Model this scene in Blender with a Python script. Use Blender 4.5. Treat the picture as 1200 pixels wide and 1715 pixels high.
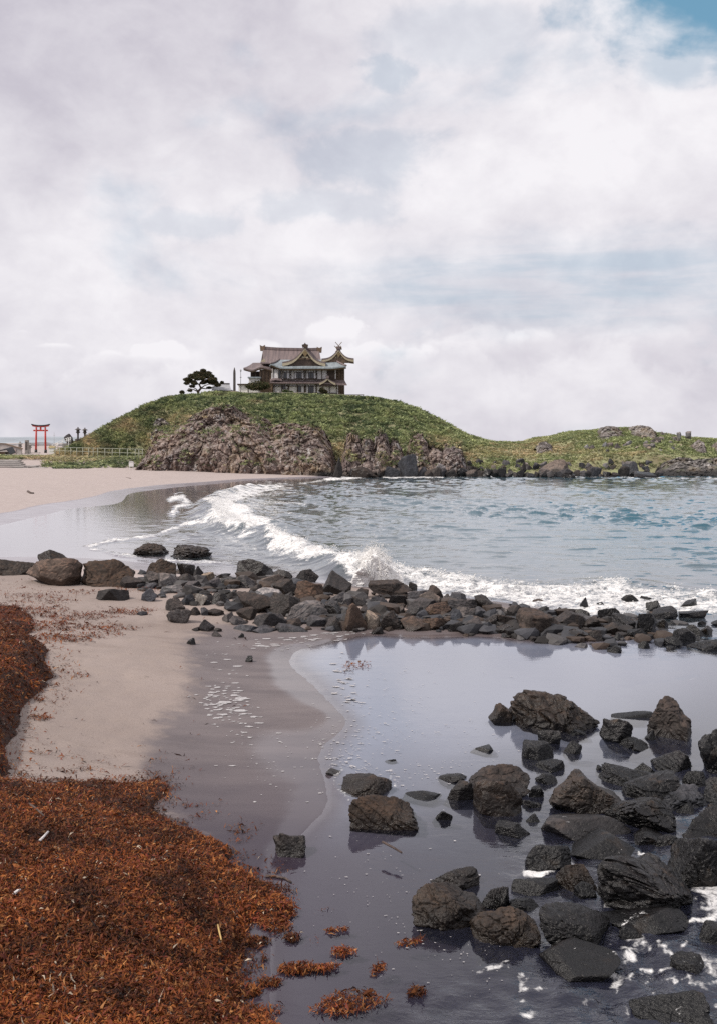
import bpy, bmesh, math, random
import numpy as np
from mathutils import Vector

for _o in list(bpy.data.objects):
    bpy.data.objects.remove(_o)
SC = bpy.context.scene
COL = SC.collection

# ------------------------------------------------------------------ camera
CAMZ = 4.0            # metres above the sea
FPX = 1667.0          # focal length in photograph pixels (1200 x 1715)
HX, HY = 600.0, 740.0 # vanishing point of the level view axis
cam = bpy.data.cameras.new('camera')
cam_o = bpy.data.objects.new('camera', cam)
COL.objects.link(cam_o)
cam_o.location = (0, 0, CAMZ)
cam_o.rotation_euler = (math.pi / 2, 0, 0)
cam.sensor_fit = 'VERTICAL'
cam.sensor_height = 36.0
cam.lens = 36.0 * FPX / 1715.0
cam.shift_y = -(1715 / 2 - HY) / 1715.0
cam.clip_start = 0.1
cam.clip_end = 60000
SC.camera = cam_o

# ------------------------------------------------------------------ render
SC.render.engine = 'CYCLES'
SC.cycles.use_denoising = False
SC.cycles.max_bounces = 6
SC.cycles.diffuse_bounces = 3
SC.cycles.glossy_bounces = 3
SC.cycles.transparent_max_bounces = 8
SC.cycles.transmission_bounces = 2
SC.cycles.caustics_reflective = False
SC.cycles.caustics_refractive = False
SC.cycles.sample_clamp_indirect = 3.0
SC.cycles.sample_clamp_direct = 8.0
SC.view_settings.view_transform = 'Standard'
SC.view_settings.look = 'None'
SC.view_settings.gamma = 1.0
SC.view_settings.use_curve_mapping = False
SC.view_settings.exposure = 0.14
SC.render.film_transparent = False

# ------------------------------------------------------------------ node helper
class NT:
    def __init__(s, tree):
        s.t = tree; s.n = tree.nodes; s.l = tree.links
    def add(s, typ, **kw):
        n = s.n.new(typ)
        for k, v in kw.items():
            setattr(n, k, v)
        return n
    def put(s, sock, v):
        if hasattr(v, 'is_linked') or hasattr(v, 'links'):
            s.l.new(v, sock)
        elif v is not None:
            sock.default_value = v
    def math(s, op, a, b=None, c=None, clamp=False):
        n = s.add('ShaderNodeMath', operation=op, use_clamp=clamp)
        s.put(n.inputs[0], a)
        if b is not None: s.put(n.inputs[1], b)
        if c is not None: s.put(n.inputs[2], c)
        return n.outputs[0]
    def vmath(s, op, a, b=None):
        n = s.add('ShaderNodeVectorMath', operation=op)
        s.put(n.inputs[0], a)
        if b is not None: s.put(n.inputs[1], b)
        return n.outputs['Value'] if op in ('DOT_PRODUCT', 'LENGTH', 'DISTANCE') else n.outputs[0]
    def smooth(s, x, a, b, lo=0.0, hi=1.0):
        n = s.add('ShaderNodeMapRange', interpolation_type='SMOOTHSTEP')
        s.put(n.inputs[0], x)
        if a <= b:
            n.inputs[1].default_value = a; n.inputs[2].default_value = b
            n.inputs[3].default_value = lo; n.inputs[4].default_value = hi
        else:
            n.inputs[1].default_value = b; n.inputs[2].default_value = a
            n.inputs[3].default_value = hi; n.inputs[4].default_value = lo
        return n.outputs[0]
    def noise(s, vec, scale, detail=4, rough=0.5, dist=0.0):
        n = s.add('ShaderNodeTexNoise')
        if vec is not None: s.put(n.inputs['Vector'], vec)
        n.inputs['Scale'].default_value = scale
        n.inputs['Detail'].default_value = detail
        n.inputs['Roughness'].default_value = rough
        n.inputs['Distortion'].default_value = dist
        return n.outputs[0]
    def voronoi(s, vec, scale, feature='F1', rnd=1.0):
        n = s.add('ShaderNodeTexVoronoi', feature=feature)
        s.put(n.inputs['Vector'], vec)
        n.inputs['Scale'].default_value = scale
        n.inputs['Randomness'].default_value = rnd
        return n.outputs['Distance'], (n.outputs['Color'] if feature == 'F1' else None)
    def mix(s, f, a, b, mode='MIX'):
        n = s.add('ShaderNodeMix', data_type='RGBA', blend_type=mode)
        s.put(n.inputs[0], f)
        for sock, v in ((n.inputs[6], a), (n.inputs[7], b)):
            if isinstance(v, (tuple, list)) and len(v) == 3: v = (*v, 1)
            s.put(sock, v)
        return n.outputs[2]
    def shmix(s, f, a, b):
        n = s.add('ShaderNodeMixShader')
        s.put(n.inputs[0], f); s.l.new(a, n.inputs[1]); s.l.new(b, n.inputs[2])
        return n.outputs[0]
    def mapping(s, vec, scale=(1, 1, 1), loc=(0, 0, 0), rot=(0, 0, 0)):
        n = s.add('ShaderNodeMapping')
        s.put(n.inputs[0], vec)
        n.inputs['Location'].default_value = loc
        n.inputs['Rotation'].default_value = rot
        n.inputs['Scale'].default_value = scale
        return n.outputs[0]
    def bump(s, h, strength=0.5, dist=0.02, normal=None):
        n = s.add('ShaderNodeBump')
        n.inputs['Strength'].default_value = strength
        n.inputs['Distance'].default_value = dist
        s.put(n.inputs['Height'], h)
        if normal is not None: s.put(n.inputs['Normal'], normal)
        return n.outputs[0]
    def attr(s, name):
        return s.add('ShaderNodeAttribute', attribute_name=name)

# ------------------------------------------------------------------ sky
SUN_EL, SUN_AZ = math.radians(48), math.radians(-112)   # azimuth from +Y towards +X: sun behind the viewer, to the left
world = bpy.data.worlds.new('World')
SC.world = world
world.use_nodes = True
W = NT(world.node_tree)
W.n.clear()
sky = W.add('ShaderNodeTexSky', sky_type='NISHITA')
sky.sun_disc = False
sky.sun_elevation = SUN_EL
sky.sun_rotation = SUN_AZ
sky.altitude = 0
sky.air_density = 1.0
sky.dust_density = 1.6
sky.ozone_density = 2.0
SKY_STRENGTH = 0.085
d = W.vmath('NORMALIZE', W.add('ShaderNodeTexCoord').outputs['Generated'])
sep = W.add('ShaderNodeSeparateXYZ'); W.l.new(d, sep.inputs[0])
dz = sep.outputs[2]; dx = sep.outputs[0]
def pxdir(px, py):
    v = Vector(((px - HX) / FPX, 1.0, (HY - py) / FPX)); v.normalize(); return v
def blob(px, py, rx, ry, soft=1.0):
    """soft elliptical spot of sky round the direction of (px,py); radii in px-angle"""
    v = pxdir(px, py)
    q = W.vmath('SUBTRACT', d, (v.x, v.y, v.z))
    q = W.vmath('MULTIPLY', q, (FPX / rx, FPX / rx, FPX / ry))
    r = W.vmath('LENGTH', q)
    return W.smooth(r, 1.0 + soft * 0.7, 1.0 - soft * 0.7)
n_big = W.noise(W.mapping(d, (1, 1, 1.7), (3.1, 0.4, 1.2)), 3.2, 8, 0.55, 0.25)
n_mid = W.noise(W.mapping(d, (1, 1, 1.5), (7.7, 2.0, 0.3)), 9.0, 8, 0.56, 0.3)
n_fine = W.noise(W.mapping(d, (1, 1, 1.3), (1.7, 5.0, 0.9)), 26.0, 7, 0.58, 0.2)
n_streak = W.noise(W.mapping(d, (1, 1, 7.5), (0.3, 1.0, 2.2)), 7.0, 7, 0.55, 0.4)
edge = W.math('MULTIPLY_ADD', W.math('SUBTRACT', n_mid, 0.5), 2.2, W.math('MULTIPLY', W.math('SUBTRACT', n_fine, 0.5), 1.0))
# clear patches between the clouds
def gap(px, py, rx, ry, k=1.0, wob=0.9):
    v = pxdir(px, py)
    q = W.vmath('SUBTRACT', d, (v.x, v.y, v.z))
    q = W.vmath('MULTIPLY', q, (FPX / rx, FPX / rx, FPX / ry))
    r = W.math('ADD', W.vmath('LENGTH', q), W.math('MULTIPLY', edge, wob))
    return W.math('MULTIPLY', W.smooth(r, 1.25, 0.55), k)
gaps = [gap(1290, -60, 270, 125, 1.0, 0.6), gap(652, 132, 46, 34, 0.30, 1.6), gap(640, 265, 110, 60, 0.22, 1.4),
        gap(1130, 100, 60, 40, 0.4, 0.7), gap(760, 60, 130, 50, 0.16, 0.9), gap(290, 372, 100, 24, 0.16, 1.6), gap(540, 345, 130, 30, 0.16, 1.6)]
g = gaps[0]
for q_ in gaps[1:]:
    g = W.math('MAXIMUM', g, q_)
# streaky thin band low in the sky, denser blue where the streak noise opens
vq = pxdir(960, 475)
bq = W.vmath('MULTIPLY', W.vmath('SUBTRACT', d, (vq.x, vq.y, vq.z)), (FPX / 420, FPX / 420, FPX / 75))
band = W.smooth(W.math('MULTIPLY_ADD', edge, 0.5, W.vmath('LENGTH', bq)), 1.3, 0.3)
band = W.math('MULTIPLY', band, W.smooth(n_streak, 0.36, 0.66, 0.12, 0.40))
g = W.math('MAXIMUM', g, band)
thin = W.smooth(n_big, 0.46, 0.34, 0.0, 0.30)
g = W.math('MAXIMUM', g, thin)
cover = W.math('SUBTRACT', 1.0, g)
# cloud brightness: billows of white and lavender grey
lum = W.math('MULTIPLY_ADD', W.math('SUBTRACT', n_mid, 0.5), 1.35, 0.60)
lum = W.math('MULTIPLY_ADD', W.math('SUBTRACT', n_big, 0.5), 0.9, lum)
lum = W.math('MULTIPLY_ADD', W.math('SUBTRACT', n_fine, 0.5), 0.60, lum)
for (px, py, rx, ry, k) in ((1000, 170, 290, 190, 0.34), (60, 30, 330, 170, -0.50), (640, 40, 260, 120, -0.02), (660, 240, 150, 70, -0.22), (420, 160, 120, 60, 0.16), (380, 430, 330, 120, 0.20)):
    lum = W.math('MULTIPLY_ADD', blob(px, py, rx, ry), k, lum)
# low cumulus tops near the horizon: a ragged edge above which the sky is a shade greyer
hq = W.noise(W.mapping(d, (1, 1, 0.15), (4.4, 0.2, 0.0)), 12.0, 4, 0.55, 0.0)
top = W.math('MULTIPLY_ADD', W.math('SUBTRACT', hq, 0.5), 0.15, 0.072)
top = W.math('MULTIPLY_ADD', W.smooth(dx, -0.25, 0.12), 0.016, top)
under = W.math('SUBTRACT', W.math('MULTIPLY_ADD', W.math('SUBTRACT', n_fine, 0.5), 0.05, top), dz)
cum = W.smooth(under, -0.004, 0.012)
cumfade = W.smooth(under, 0.075, 0.0, 0.0, 1.0)
cumlum = W.math('MULTIPLY', W.math('MULTIPLY', cum, cumfade), 0.16)
lum = W.math('ADD', lum, cumlum)
low = W.smooth(dz, 0.20, 0.06)
lum = W.math('MULTIPLY_ADD', low, -0.10, lum, clamp=True)
for (px, py, rx, ry, k) in ((562, 548, 48, 30, .40), (620, 585, 90, 34, .30), (790, 565, 75, 36, .26), (890, 562, 36, 18, .22), (262, 585, 60, 26, .34), (36, 557, 17, 11, .40), (100, 580, 34, 11, .34), (440, 585, 40, 24, .30), (190, 590, 30, 14, .2), (1090, 560, 90, 30, .18)):
    v = pxdir(px, py + ry * .5)
    q = W.vmath('MULTIPLY', W.vmath('SUBTRACT', d, (v.x, v.y, v.z)), (FPX / rx, FPX / rx, FPX / ry))
    q = W.vmath('MULTIPLY', q, (1, 1, 1))
    r = W.math('ADD', W.vmath('LENGTH', q), W.math('MULTIPLY', W.math('SUBTRACT', n_fine, 0.5), 2.2))
    r = W.math('ADD', r, W.math('MULTIPLY', W.math('SUBTRACT', n_mid, 0.5), 0.8))
    zf_ = W.smooth(dz, (HY - py - ry * 1.1) / FPX, (HY - py) / FPX, 0.0, 1.0)
    lum = W.math('MULTIPLY_ADD', W.math('MULTIPLY', W.smooth(r, 1.15, 0.75), zf_), k * 1.4, lum)
lum = W.math('MINIMUM', lum, 1.0)
g2 = W.math('MULTIPLY', g, W.math('SUBTRACT', 1.0, W.math('MULTIPLY', cum, W.math('MULTIPLY', cumfade, 0.7))))
cover = W.math('SUBTRACT', 1.0, g2)
K = 1.0 / SKY_STRENGTH
ccol = W.mix(lum, (0.535 * K, 0.510 * K, 0.575 * K), (0.835 * K, 0.815 * K, 0.845 * K))
blue = W.mix(0.5, sky.outputs[0], (0.20 * K, 0.47 * K, 0.64 * K))
final = W.mix(cover, blue, ccol)
# below the horizon the dome carries on as pale haze
bg = W.add('ShaderNodeBackground')
W.l.new(final, bg.inputs[0]); bg.inputs[1].default_value = SKY_STRENGTH
wo = W.add('ShaderNodeOutputWorld'); W.l.new(bg.outputs[0], wo.inputs[0])

# ------------------------------------------------------------------ sun (veiled by cloud)
sun = bpy.data.lights.new('sun', 'SUN')
sun.energy = 3.0
sun.angle = math.radians(4)
sun.color = (1.0, 0.93, 0.85)
sun_o = bpy.data.objects.new('sun', sun); COL.objects.link(sun_o)
sdir = Vector((math.sin(SUN_AZ) * math.cos(SUN_EL), math.cos(SUN_AZ) * math.cos(SUN_EL), math.sin(SUN_EL)))
sun_o.rotation_euler = sdir.to_track_quat('Z', 'Y').to_euler()
sun_o.location = sdir * 50

# ------------------------------------------------------------------ numeric helpers
def ramp(x, a, b):
    t = np.clip((np.asarray(x, float) - a) / (b - a), 0, 1)
    return t * t * (3 - 2 * t)
_rng = np.random.default_rng(7)
_perm = np.concatenate([_rng.permutation(256)] * 3)
_g3 = _rng.normal(size=(256, 3)); _g3 /= np.linalg.norm(_g3, axis=1)[:, None]
def perlin(p):
    p = np.asarray(p, float)
    i = np.floor(p).astype(int); f = p - i
    i &= 255
    u = f * f * f * (f * (f * 6 - 15) + 10)
    res = 0
    for a in (0, 1):
        wa = u[:, 0] if a else 1 - u[:, 0]
        pa = _perm[i[:, 0] + a]
        for b in (0, 1):
            wb = wa * (u[:, 1] if b else 1 - u[:, 1])
            pb = _perm[pa + i[:, 1] + b]
            for c in (0, 1):
                w = wb * (u[:, 2] if c else 1 - u[:, 2])
                g_ = _g3[_perm[pb + i[:, 2] + c] & 255]
                res = res + w * (g_[:, 0] * (f[:, 0] - a) + g_[:, 1] * (f[:, 1] - b) + g_[:, 2] * (f[:, 2] - c))
    return res * 1.5
def fbm(p, oct=4, gain=0.5, ridged=False):
    p = np.asarray(p, float); s = 0; a = 1.0; t = 0
    for k in range(oct):
        n = perlin(p * (2 ** k) + 17.3 * k)
        s = s + a * ((1 - 2 * np.abs(n)) if ridged else n); t += a; a *= gain
    return s / t
def worley(p, seed=0):
    """returns F1, F2 and a random value of the nearest cell"""
    p = np.asarray(p, float); i = np.floor(p).astype(int)
    f1 = np.full(len(p), 9.0); f2 = np.full(len(p), 9.0); cid = np.zeros(len(p))
    for a in (-1, 0, 1):
        for b in (-1, 0, 1):
            for c in (-1, 0, 1):
                q = i + (a, b, c)
                h = _perm[(_perm[(_perm[(q[:, 0] + seed) & 255] + q[:, 1]) & 255] + q[:, 2]) & 255]
                o = (np.abs(_g3[h]) * 0.9 + 0.05)
                dd = np.linalg.norm(q + o - p, axis=1)
                near = dd < f1
                f2 = np.where(near, f1, np.minimum(f2, dd)); cid = np.where(near, h / 255.0, cid); f1 = np.where(near, dd, f1)
    return f1, f2, cid
def to_px(x, y, z):
    return HX + x / y * FPX, HY + (CAMZ - z) / y * FPX
def at(px, py, D):
    """world point that stands D metres out along the view axis"""
    return np.array([(px - HX) * D / FPX, D, CAMZ - (py - HY) * D / FPX])
def on(px, py, z):
    """world point at height z"""
    D = (CAMZ - z) * FPX / (py - HY)
    return np.array([(px - HX) * D / FPX, D, z])
def poly_sd(X, Y, poly):
    """signed distance to a polygon, positive inside"""
    P = np.array(poly, float); n = len(P)
    inside = np.zeros(X.shape, bool); dist = np.full(X.shape, 1e9)
    for k in range(n):
        (x0, y0), (x1, y1) = P[k], P[(k + 1) % n]
        ex, ey = x1 - x0, y1 - y0
        t = np.clip(((X - x0) * ex + (Y - y0) * ey) / (ex * ex + ey * ey + 1e-9), 0, 1)
        dist = np.minimum(dist, np.hypot(X - x0 - t * ex, Y - y0 - t * ey))
        c = (y0 > Y) != (y1 > Y)
        with np.errstate(divide='ignore', invalid='ignore'):
            xi = x0 + (Y - y0) * ex / (ey if ey != 0 else 1e-9)
        inside ^= c & (X < xi)
    return np.where(inside, dist, -dist)
def line_d(X, Y, pts):
    """distance to a polyline and the running parameter"""
    P = np.array(pts, float); dist = np.full(X.shape, 1e9); par = np.zeros(X.shape)
    for k in range(len(P) - 1):
        (x0, y0), (x1, y1) = P[k][:2], P[k + 1][:2]
        ex, ey = x1 - x0, y1 - y0
        t = np.clip(((X - x0) * ex + (Y - y0) * ey) / (ex * ex + ey * ey + 1e-9), 0, 1)
        dd = np.hypot(X - x0 - t * ex, Y - y0 - t * ey)
        m = dd < dist
        dist = np.where(m, dd, dist); par = np.where(m, k + t, par)
    return dist, par

# ------------------------------------------------------------------ object helpers
def set_props(o, label=None, cat=None, group=None, kind=None):
    if label: o['label'] = label
    if cat: o['category'] = cat
    if group: o['group'] = group
    if kind: o['kind'] = kind
    return o
def np_mesh(name, V, F, smooth=True, attrs=None, colors=None):
    me = bpy.data.meshes.new(name)
    V = np.asarray(V, np.float32); F = np.asarray(F, np.int32)
    me.vertices.add(len(V)); me.vertices.foreach_set('co', V.ravel())
    k = F.shape[1]
    me.loops.add(F.size); me.loops.foreach_set('vertex_index', F.ravel())
    me.polygons.add(len(F))
    me.polygons.foreach_set('loop_start', np.arange(0, F.size, k, dtype=np.int32))
    me.update(calc_edges=True)
    me.polygons.foreach_set('use_smooth', np.full(len(F), smooth))
    for an, av in (attrs or {}).items():
        a = me.attributes.new(an, 'FLOAT', 'POINT'); a.data.foreach_set('value', np.asarray(av, np.float32))
    if colors is not None:
        c = np.ones((len(V), 4), np.float32); c[:, :3] = colors
        a = me.color_attributes.new('Col', 'FLOAT_COLOR', 'POINT'); a.data.foreach_set('color', c.ravel())
    me.validate()
    return me
def grid_faces(nr, nc):
    i = np.arange(nr * nc).reshape(nr, nc)
    return np.stack([i[:-1, :-1], i[:-1, 1:], i[1:, 1:], i[1:, :-1]], -1).reshape(-1, 4)
def link(name, me, mat=None, parent=None, loc=None):
    o = bpy.data.objects.new(name, me); COL.objects.link(o)
    if mat is not None and not me.materials: me.materials.append(mat)
    if parent is not None: o.parent = parent
    if loc is not None: o.location = loc
    return o
def empty(name, loc, label, cat, group=None, rz=0):
    o = bpy.data.objects.new(name, None); COL.objects.link(o)
    o.empty_display_size = 0.2
    o.location = loc; o.rotation_euler.z = rz
    return set_props(o, label, cat, group)
class MB:
    """collects solids, becomes ONE mesh object"""
    def __init__(s): s.v = []; s.f = []
    def add(s, V, F):
        n = len(s.v); s.v += [tuple(map(float, p)) for p in V]; s.f += [tuple(int(i) + n for i in f) for f in F]; return s
    def box(s, x0, y0, z0, x1, y1, z1):
        return s.add([(x0, y0, z0), (x1, y0, z0), (x1, y1, z0), (x0, y1, z0), (x0, y0, z1), (x1, y0, z1), (x1, y1, z1), (x0, y1, z1)],
                     [(0, 3, 2, 1), (4, 5, 6, 7), (0, 1, 5, 4), (1, 2, 6, 5), (2, 3, 7, 6), (3, 0, 4, 7)])
    def tube(s, pts, r, n=8, cap=True):
        pts = [Vector(p) for p in pts]; rs = r if isinstance(r, (list, tuple)) else [r] * len(pts)
        V = []; F = []
        for k, p in enumerate(pts):
            a = pts[min(k + 1, len(pts) - 1)] - pts[max(k - 1, 0)]; a.normalize()
            ref = Vector((0, 0, 1)) if abs(a.z) < 0.9 else Vector((1, 0, 0))
            e1 = a.cross(ref).normalized(); e2 = a.cross(e1)
            for j in range(n):
                t = 2 * math.pi * j / n
                V.append(p + (e1 * math.cos(t) + e2 * math.sin(t)) * rs[k])
        for k in range(len(pts) - 1):
            for j in range(n):
                j2 = (j + 1) % n
                F.append((k * n + j, k * n + j2, (k + 1) * n + j2, (k + 1) * n + j))
        if cap:
            F.append(tuple(range(n))[::-1]); F.append(tuple(range((len(pts) - 1) * n, len(pts) * n)))
        return s.add(V, F)
    def lathe(s, prof, c=(0, 0, 0), n=12, sx=1, sy=1):
        V = []; F = []
        for (r, z) in prof:
            for j in range(n):
                t = 2 * math.pi * (j + .5) / n
                V.append((c[0] + r * math.cos(t) * sx, c[1] + r * math.sin(t) * sy, c[2] + z))
        for k in range(len(prof) - 1):
            for j in range(n):
                j2 = (j + 1) % n
                F.append((k * n + j, k * n + j2, (k + 1) * n + j2, (k + 1) * n + j))
        F.append(tuple(range(n))[::-1]); F.append(tuple(range((len(prof) - 1) * n, len(prof) * n)))
        return s.add(V, F)
    def prism(s, pts2, y0, y1):
        """outline in x,z pushed from y0 to y1"""
        n = len(pts2)
        V = [(x, y0, z) for x, z in pts2] + [(x, y1, z) for x, z in pts2]
        F = [tuple(range(n)), tuple(range(2 * n - 1, n - 1, -1))]
        F += [(k, k + n, (k + 1) % n + n, (k + 1) % n) for k in range(n)]
        return s.add(V, F)
    def patch(s, A, B, nv=8, sag=0.0, th=0.12):
        """curved roof plane from edge polyline A (eave) to B (top), hollowed by sag, with thickness"""
        A = [np.array(p, float) for p in A]; B = [np.array(p, float) for p in B]; m = len(A)
        V = []
        for lay in (0, 1):
            for k in range(nv + 1):
                v = k / nv
                for a, b in zip(A, B):
                    p = a * (1 - v) + b * v
                    p = p - np.array([0, 0, sag * 4 * v * (1 - v) + lay * th]); V.append(p)
        F = []; q = (nv + 1) * m
        for k in range(nv):
            for j in range(m - 1):
                a = k * m + j
                F.append((a, a + 1, a + m + 1, a + m)); F.append((q + a, q + a + m, q + a + m + 1, q + a + 1))
        for j in range(m - 1):
            F.append((j, q + j, q + j + 1, j + 1)); t = nv * m + j; F.append((t, t + 1, q + t + 1, q + t))
        for k in range(nv):
            a = k * m; F.append((a, a + m, q + a + m, q + a)); b = k * m + m - 1; F.append((b, q + b, q + b + m, b + m))
        return s.add(V, F)
    def build(s, name, mat, parent=None, smooth=False):
        me = bpy.data.meshes.new(name)
        me.from_pydata(s.v, [], s.f); me.validate()
        bm_ = bmesh.new(); bm_.from_mesh(me); bmesh.ops.recalc_face_normals(bm_, faces=bm_.faces); bm_.to_mesh(me); bm_.free()
        if smooth:
            me.polygons.foreach_set('use_smooth', [True] * len(me.polygons))
        return link(name, me, mat, parent)
def copy_tree(o, parent=None):
    c = o.copy(); COL.objects.link(c); c.parent = parent
    for ch in [x for x in o.children]:
        copy_tree(ch, c)
    return c
# ------------------------------------------------------------------ plain materials
def mat_new(name):
    m = bpy.data.materials.new(name); m.use_nodes = True
    T = NT(m.node_tree); T.n.clear()
    out = T.add('ShaderNodeOutputMaterial')
    return m, T, out
def plain(name, col, rough=0.7, scale=3.0, var=0.35, bump=0.0, bscale=None, metal=0.0, stretch=(1, 1, 1), col2=None, space='Object'):
    m, T, out = mat_new(name)
    b = T.add('ShaderNodeBsdfPrincipled')
    co = T.mapping(T.add('ShaderNodeTexCoord').outputs[space], stretch)
    n = T.noise(co, scale, 6, 0.6)
    c2 = col2 or tuple(max(0.0, c * (1 - var)) for c in col)
    c1 = tuple(min(1.0, c * (1 + var * 0.6)) for c in col)
    T.l.new(T.mix(T.smooth(n, 0.3, 0.7), c2, c1), b.inputs['Base Color'])
    b.inputs['Roughness'].default_value = rough; b.inputs['Metallic'].default_value = metal
    if bump:
        T.l.new(T.bump(T.noise(co, bscale or scale * 4, 5, 0.6), bump, 0.05), b.inputs['Normal'])
    T.l.new(b.outputs[0], out.inputs[0])
    return m
def vcol_mat(name, rough=0.75, trans=0.0, spec=0.3, var=0.0):
    m, T, out = mat_new(name)
    b = T.add('ShaderNodeBsdfPrincipled')
    c = T.attr('Col').outputs['Color']
    if var:
        n = T.noise(T.add('ShaderNodeTexCoord').outputs['Object'], 0.9, 4, 0.6)
        c = T.mix(1.0, c, T.mix(T.smooth(n, 0.3, 0.7), (1 - var,) * 3, (1 + var,) * 3), 'MULTIPLY')
    T.l.new(c, b.inputs['Base Color']); b.inputs['Roughness'].default_value = rough
    b.inputs['Specular IOR Level'].default_value = spec
    sh = b.outputs[0]
    if trans:
        t = T.add('ShaderNodeBsdfTranslucent'); T.l.new(c, t.inputs[0]); sh = T.shmix(trans, sh, t.outputs[0])
    T.l.new(sh, out.inputs[0])
    return m
# ================================================================== ground: beach, tidal flat, sea floor
_ctl = """-500 800 1.1|-300 795 1.0|-150 792 .95|0 790 .8|100 790 .7|200 790 .7|300 790 .65|400 792 .45|480 796 .2|560 801 -.02|0 820 .5|100 815 .4|200 805 .35|300 800 .35|0 845 .25|-200 850 .5|-500 880 .9
-150 880 .12|0 863 .07|60 850 .06|120 842 .06|190 824 .06|300 812 .05|400 804 .04|100 880 -.04|0 905 -.02|-200 925 0|0 925 -.03|120 925 -.04|150 900 -.05|250 880 -.08|300 850 -.07|400 880 -.4|500 900 -.9|600 930 -.8|400 920 -.3|300 925 -.12|200 922 -.06
800 900 -2|1000 900 -2.5|1200 900 -2.6|1500 900 -2.6|800 820 -2.6|1000 820 -2.6|1200 820 -2.6|1500 820 -2.6|600 820 -1|500 820 -.35|450 850 -.5|700 805 -1|900 803 -1.2|1200 803 -1.2|1500 803 -1.2
-200 960 .35|0 955 .2|100 960 .22|200 960 .18|300 975 .2|400 985 .25|450 1000 .3|550 1005 .28|650 1010 .22|750 1015 .18|850 1030 .12|950 1045 .06|1050 1050 .0|1150 1060 -.12|1250 1065 -.2|1500 1070 -.3
380 955 -.1|450 955 -.15|600 970 -.5|700 975 -.5|850 1000 -.4|1000 1005 -.45|1150 1010 -.5|1400 1015 -.6
-300 1050 .7|0 1000 .42|100 1010 .36|200 1015 .28|300 1030 .2|380 1045 .12|0 1100 .5|100 1100 .36|200 1100 .27|300 1100 .13|100 1200 .33|200 1200 .21|270 1200 .12|0 1300 .42|100 1300 .3|200 1290 .17|300 1300 .055|0 1500 .36|150 1500 .25|300 1500 .1|400 1480 .03|0 1700 .34|200 1700 .17|400 1690 .02|-300 1300 .75|-300 1600 .7|-300 1900 .6|200 2100 .15|500 2100 -.03
350 1090 .06|350 1200 .045|450 1090 .025|450 1200 .02|520 1200 .022|548 1195 .02|500 1300 .012|540 1350 .004|450 1400 .012|572 1190 -.01|566 1250 -.008|585 1320 -.015|520 1450 -.015|480 1600 -.012|560 1700 -.04|530 1135 -.004|480 1085 .008
650 1100 -.025|700 1200 -.035|640 1300 -.04|800 1150 -.035|900 1100 -.03|1000 1150 -.05|1150 1120 -.06|900 1300 -.16|800 1250 -.05|1000 1230 -.10|1100 1300 -.28|700 1450 -.09|800 1600 -.2|1000 1600 -.3|1180 1500 -.3|1000 1710 -.35|620 1066 -.015|800 1070 -.02|950 1085 -.03|1500 1200 -.4|1500 1500 -.5|900 2100 -.5|1400 2000 -.6"""
_P = np.array([[float(q) for q in s.split()] for s in _ctl.replace('\n', '|').split('|')])
_Wp = np.array([on(a, b, c) for a, b, c in _P])
def _uv(x, y):
    y = np.maximum(y, 0.5)
    return np.stack([np.clip(x / (y + 0.5), -1.2, 1.2) * 1.6, np.log(y)], -1)
_U = _uv(_Wp[:, 0], _Wp[:, 1])
def _kern(r2):
    return np.where(r2 > 1e-12, 0.5 * r2 * np.log(np.maximum(r2, 1e-12)), 0)
_n = len(_U)
_A = np.zeros((_n + 3, _n + 3))
_A[:_n, :_n] = _kern(((_U[:, None] - _U[None]) ** 2).sum(-1)) + np.eye(_n) * 0.002
_A[:_n, _n] = 1; _A[:_n, _n + 1:] = _U; _A[_n, :_n] = 1; _A[_n + 1:, :_n] = _U.T
_wt = np.linalg.solve(_A, np.concatenate([_Wp[:, 2], [0, 0, 0]]))
def far_level(x, y):
    """the land behind the beach on the left, sea floor to the right"""
    lx = (x - (-8 + 0 * y)) / 14.0
    land = 1.9 + 0.15 * np.sin(x * 0.05)
    return np.where(y < 1e9, land * (1 - ramp(lx, 0, 1)) + (-3.0) * ramp(lx, 0, 1), 0)
def groundz(x, y, detail=True):
    x = np.atleast_1d(np.asarray(x, float)); y = np.atleast_1d(np.asarray(y, float))
    out = np.zeros(x.shape)
    for s in range(0, len(x), 40000):
        u = _uv(x[s:s + 40000], np.minimum(y[s:s + 40000], 135))
        k = _kern(((u[:, None] - _U[None]) ** 2).sum(-1))
        out[s:s + 40000] = k @ _wt[:_n] + _wt[_n] + u @ _wt[_n + 1:]
    out = np.clip(out, -3.2, 1.3)
    L_ = ramp(x, -31, -35)
    fb = ramp(y - 8 * L_, 116, 130 - 2 * L_)
    out = out * (1 - fb) + far_level(x, y) * fb
    if detail:
        p = np.stack([x * 0.5, y * 0.5, np.zeros_like(x)], -1)
        dry = ramp(out, 0.04, 0.25)
        out = out + fbm(p, 3) * 0.05 * dry * (y < 200) + perlin(p * 6.1) * 0.014 * dry * (y < 60) + np.minimum(perlin(p * 9.3 + 4), -0.1) * 0.03 * dry * (y < 60)
    return out

nr, nc = 620, 400
yy = np.concatenate([np.exp(np.linspace(math.log(1.5), math.log(132), nr)), [150, 180, 240, 400, 900, 2500, 9000, 25000]])
tt = np.linspace(-1, 1, nc); tt = 0.75 * tt + 0.25 * tt ** 3
gy = np.repeat(yy, nc); gx = np.tile(tt, len(yy)) * (0.62 * gy + 7)
gz = groundz(gx, gy)
gpx, gpy = to_px(gx, gy, gz)
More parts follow.
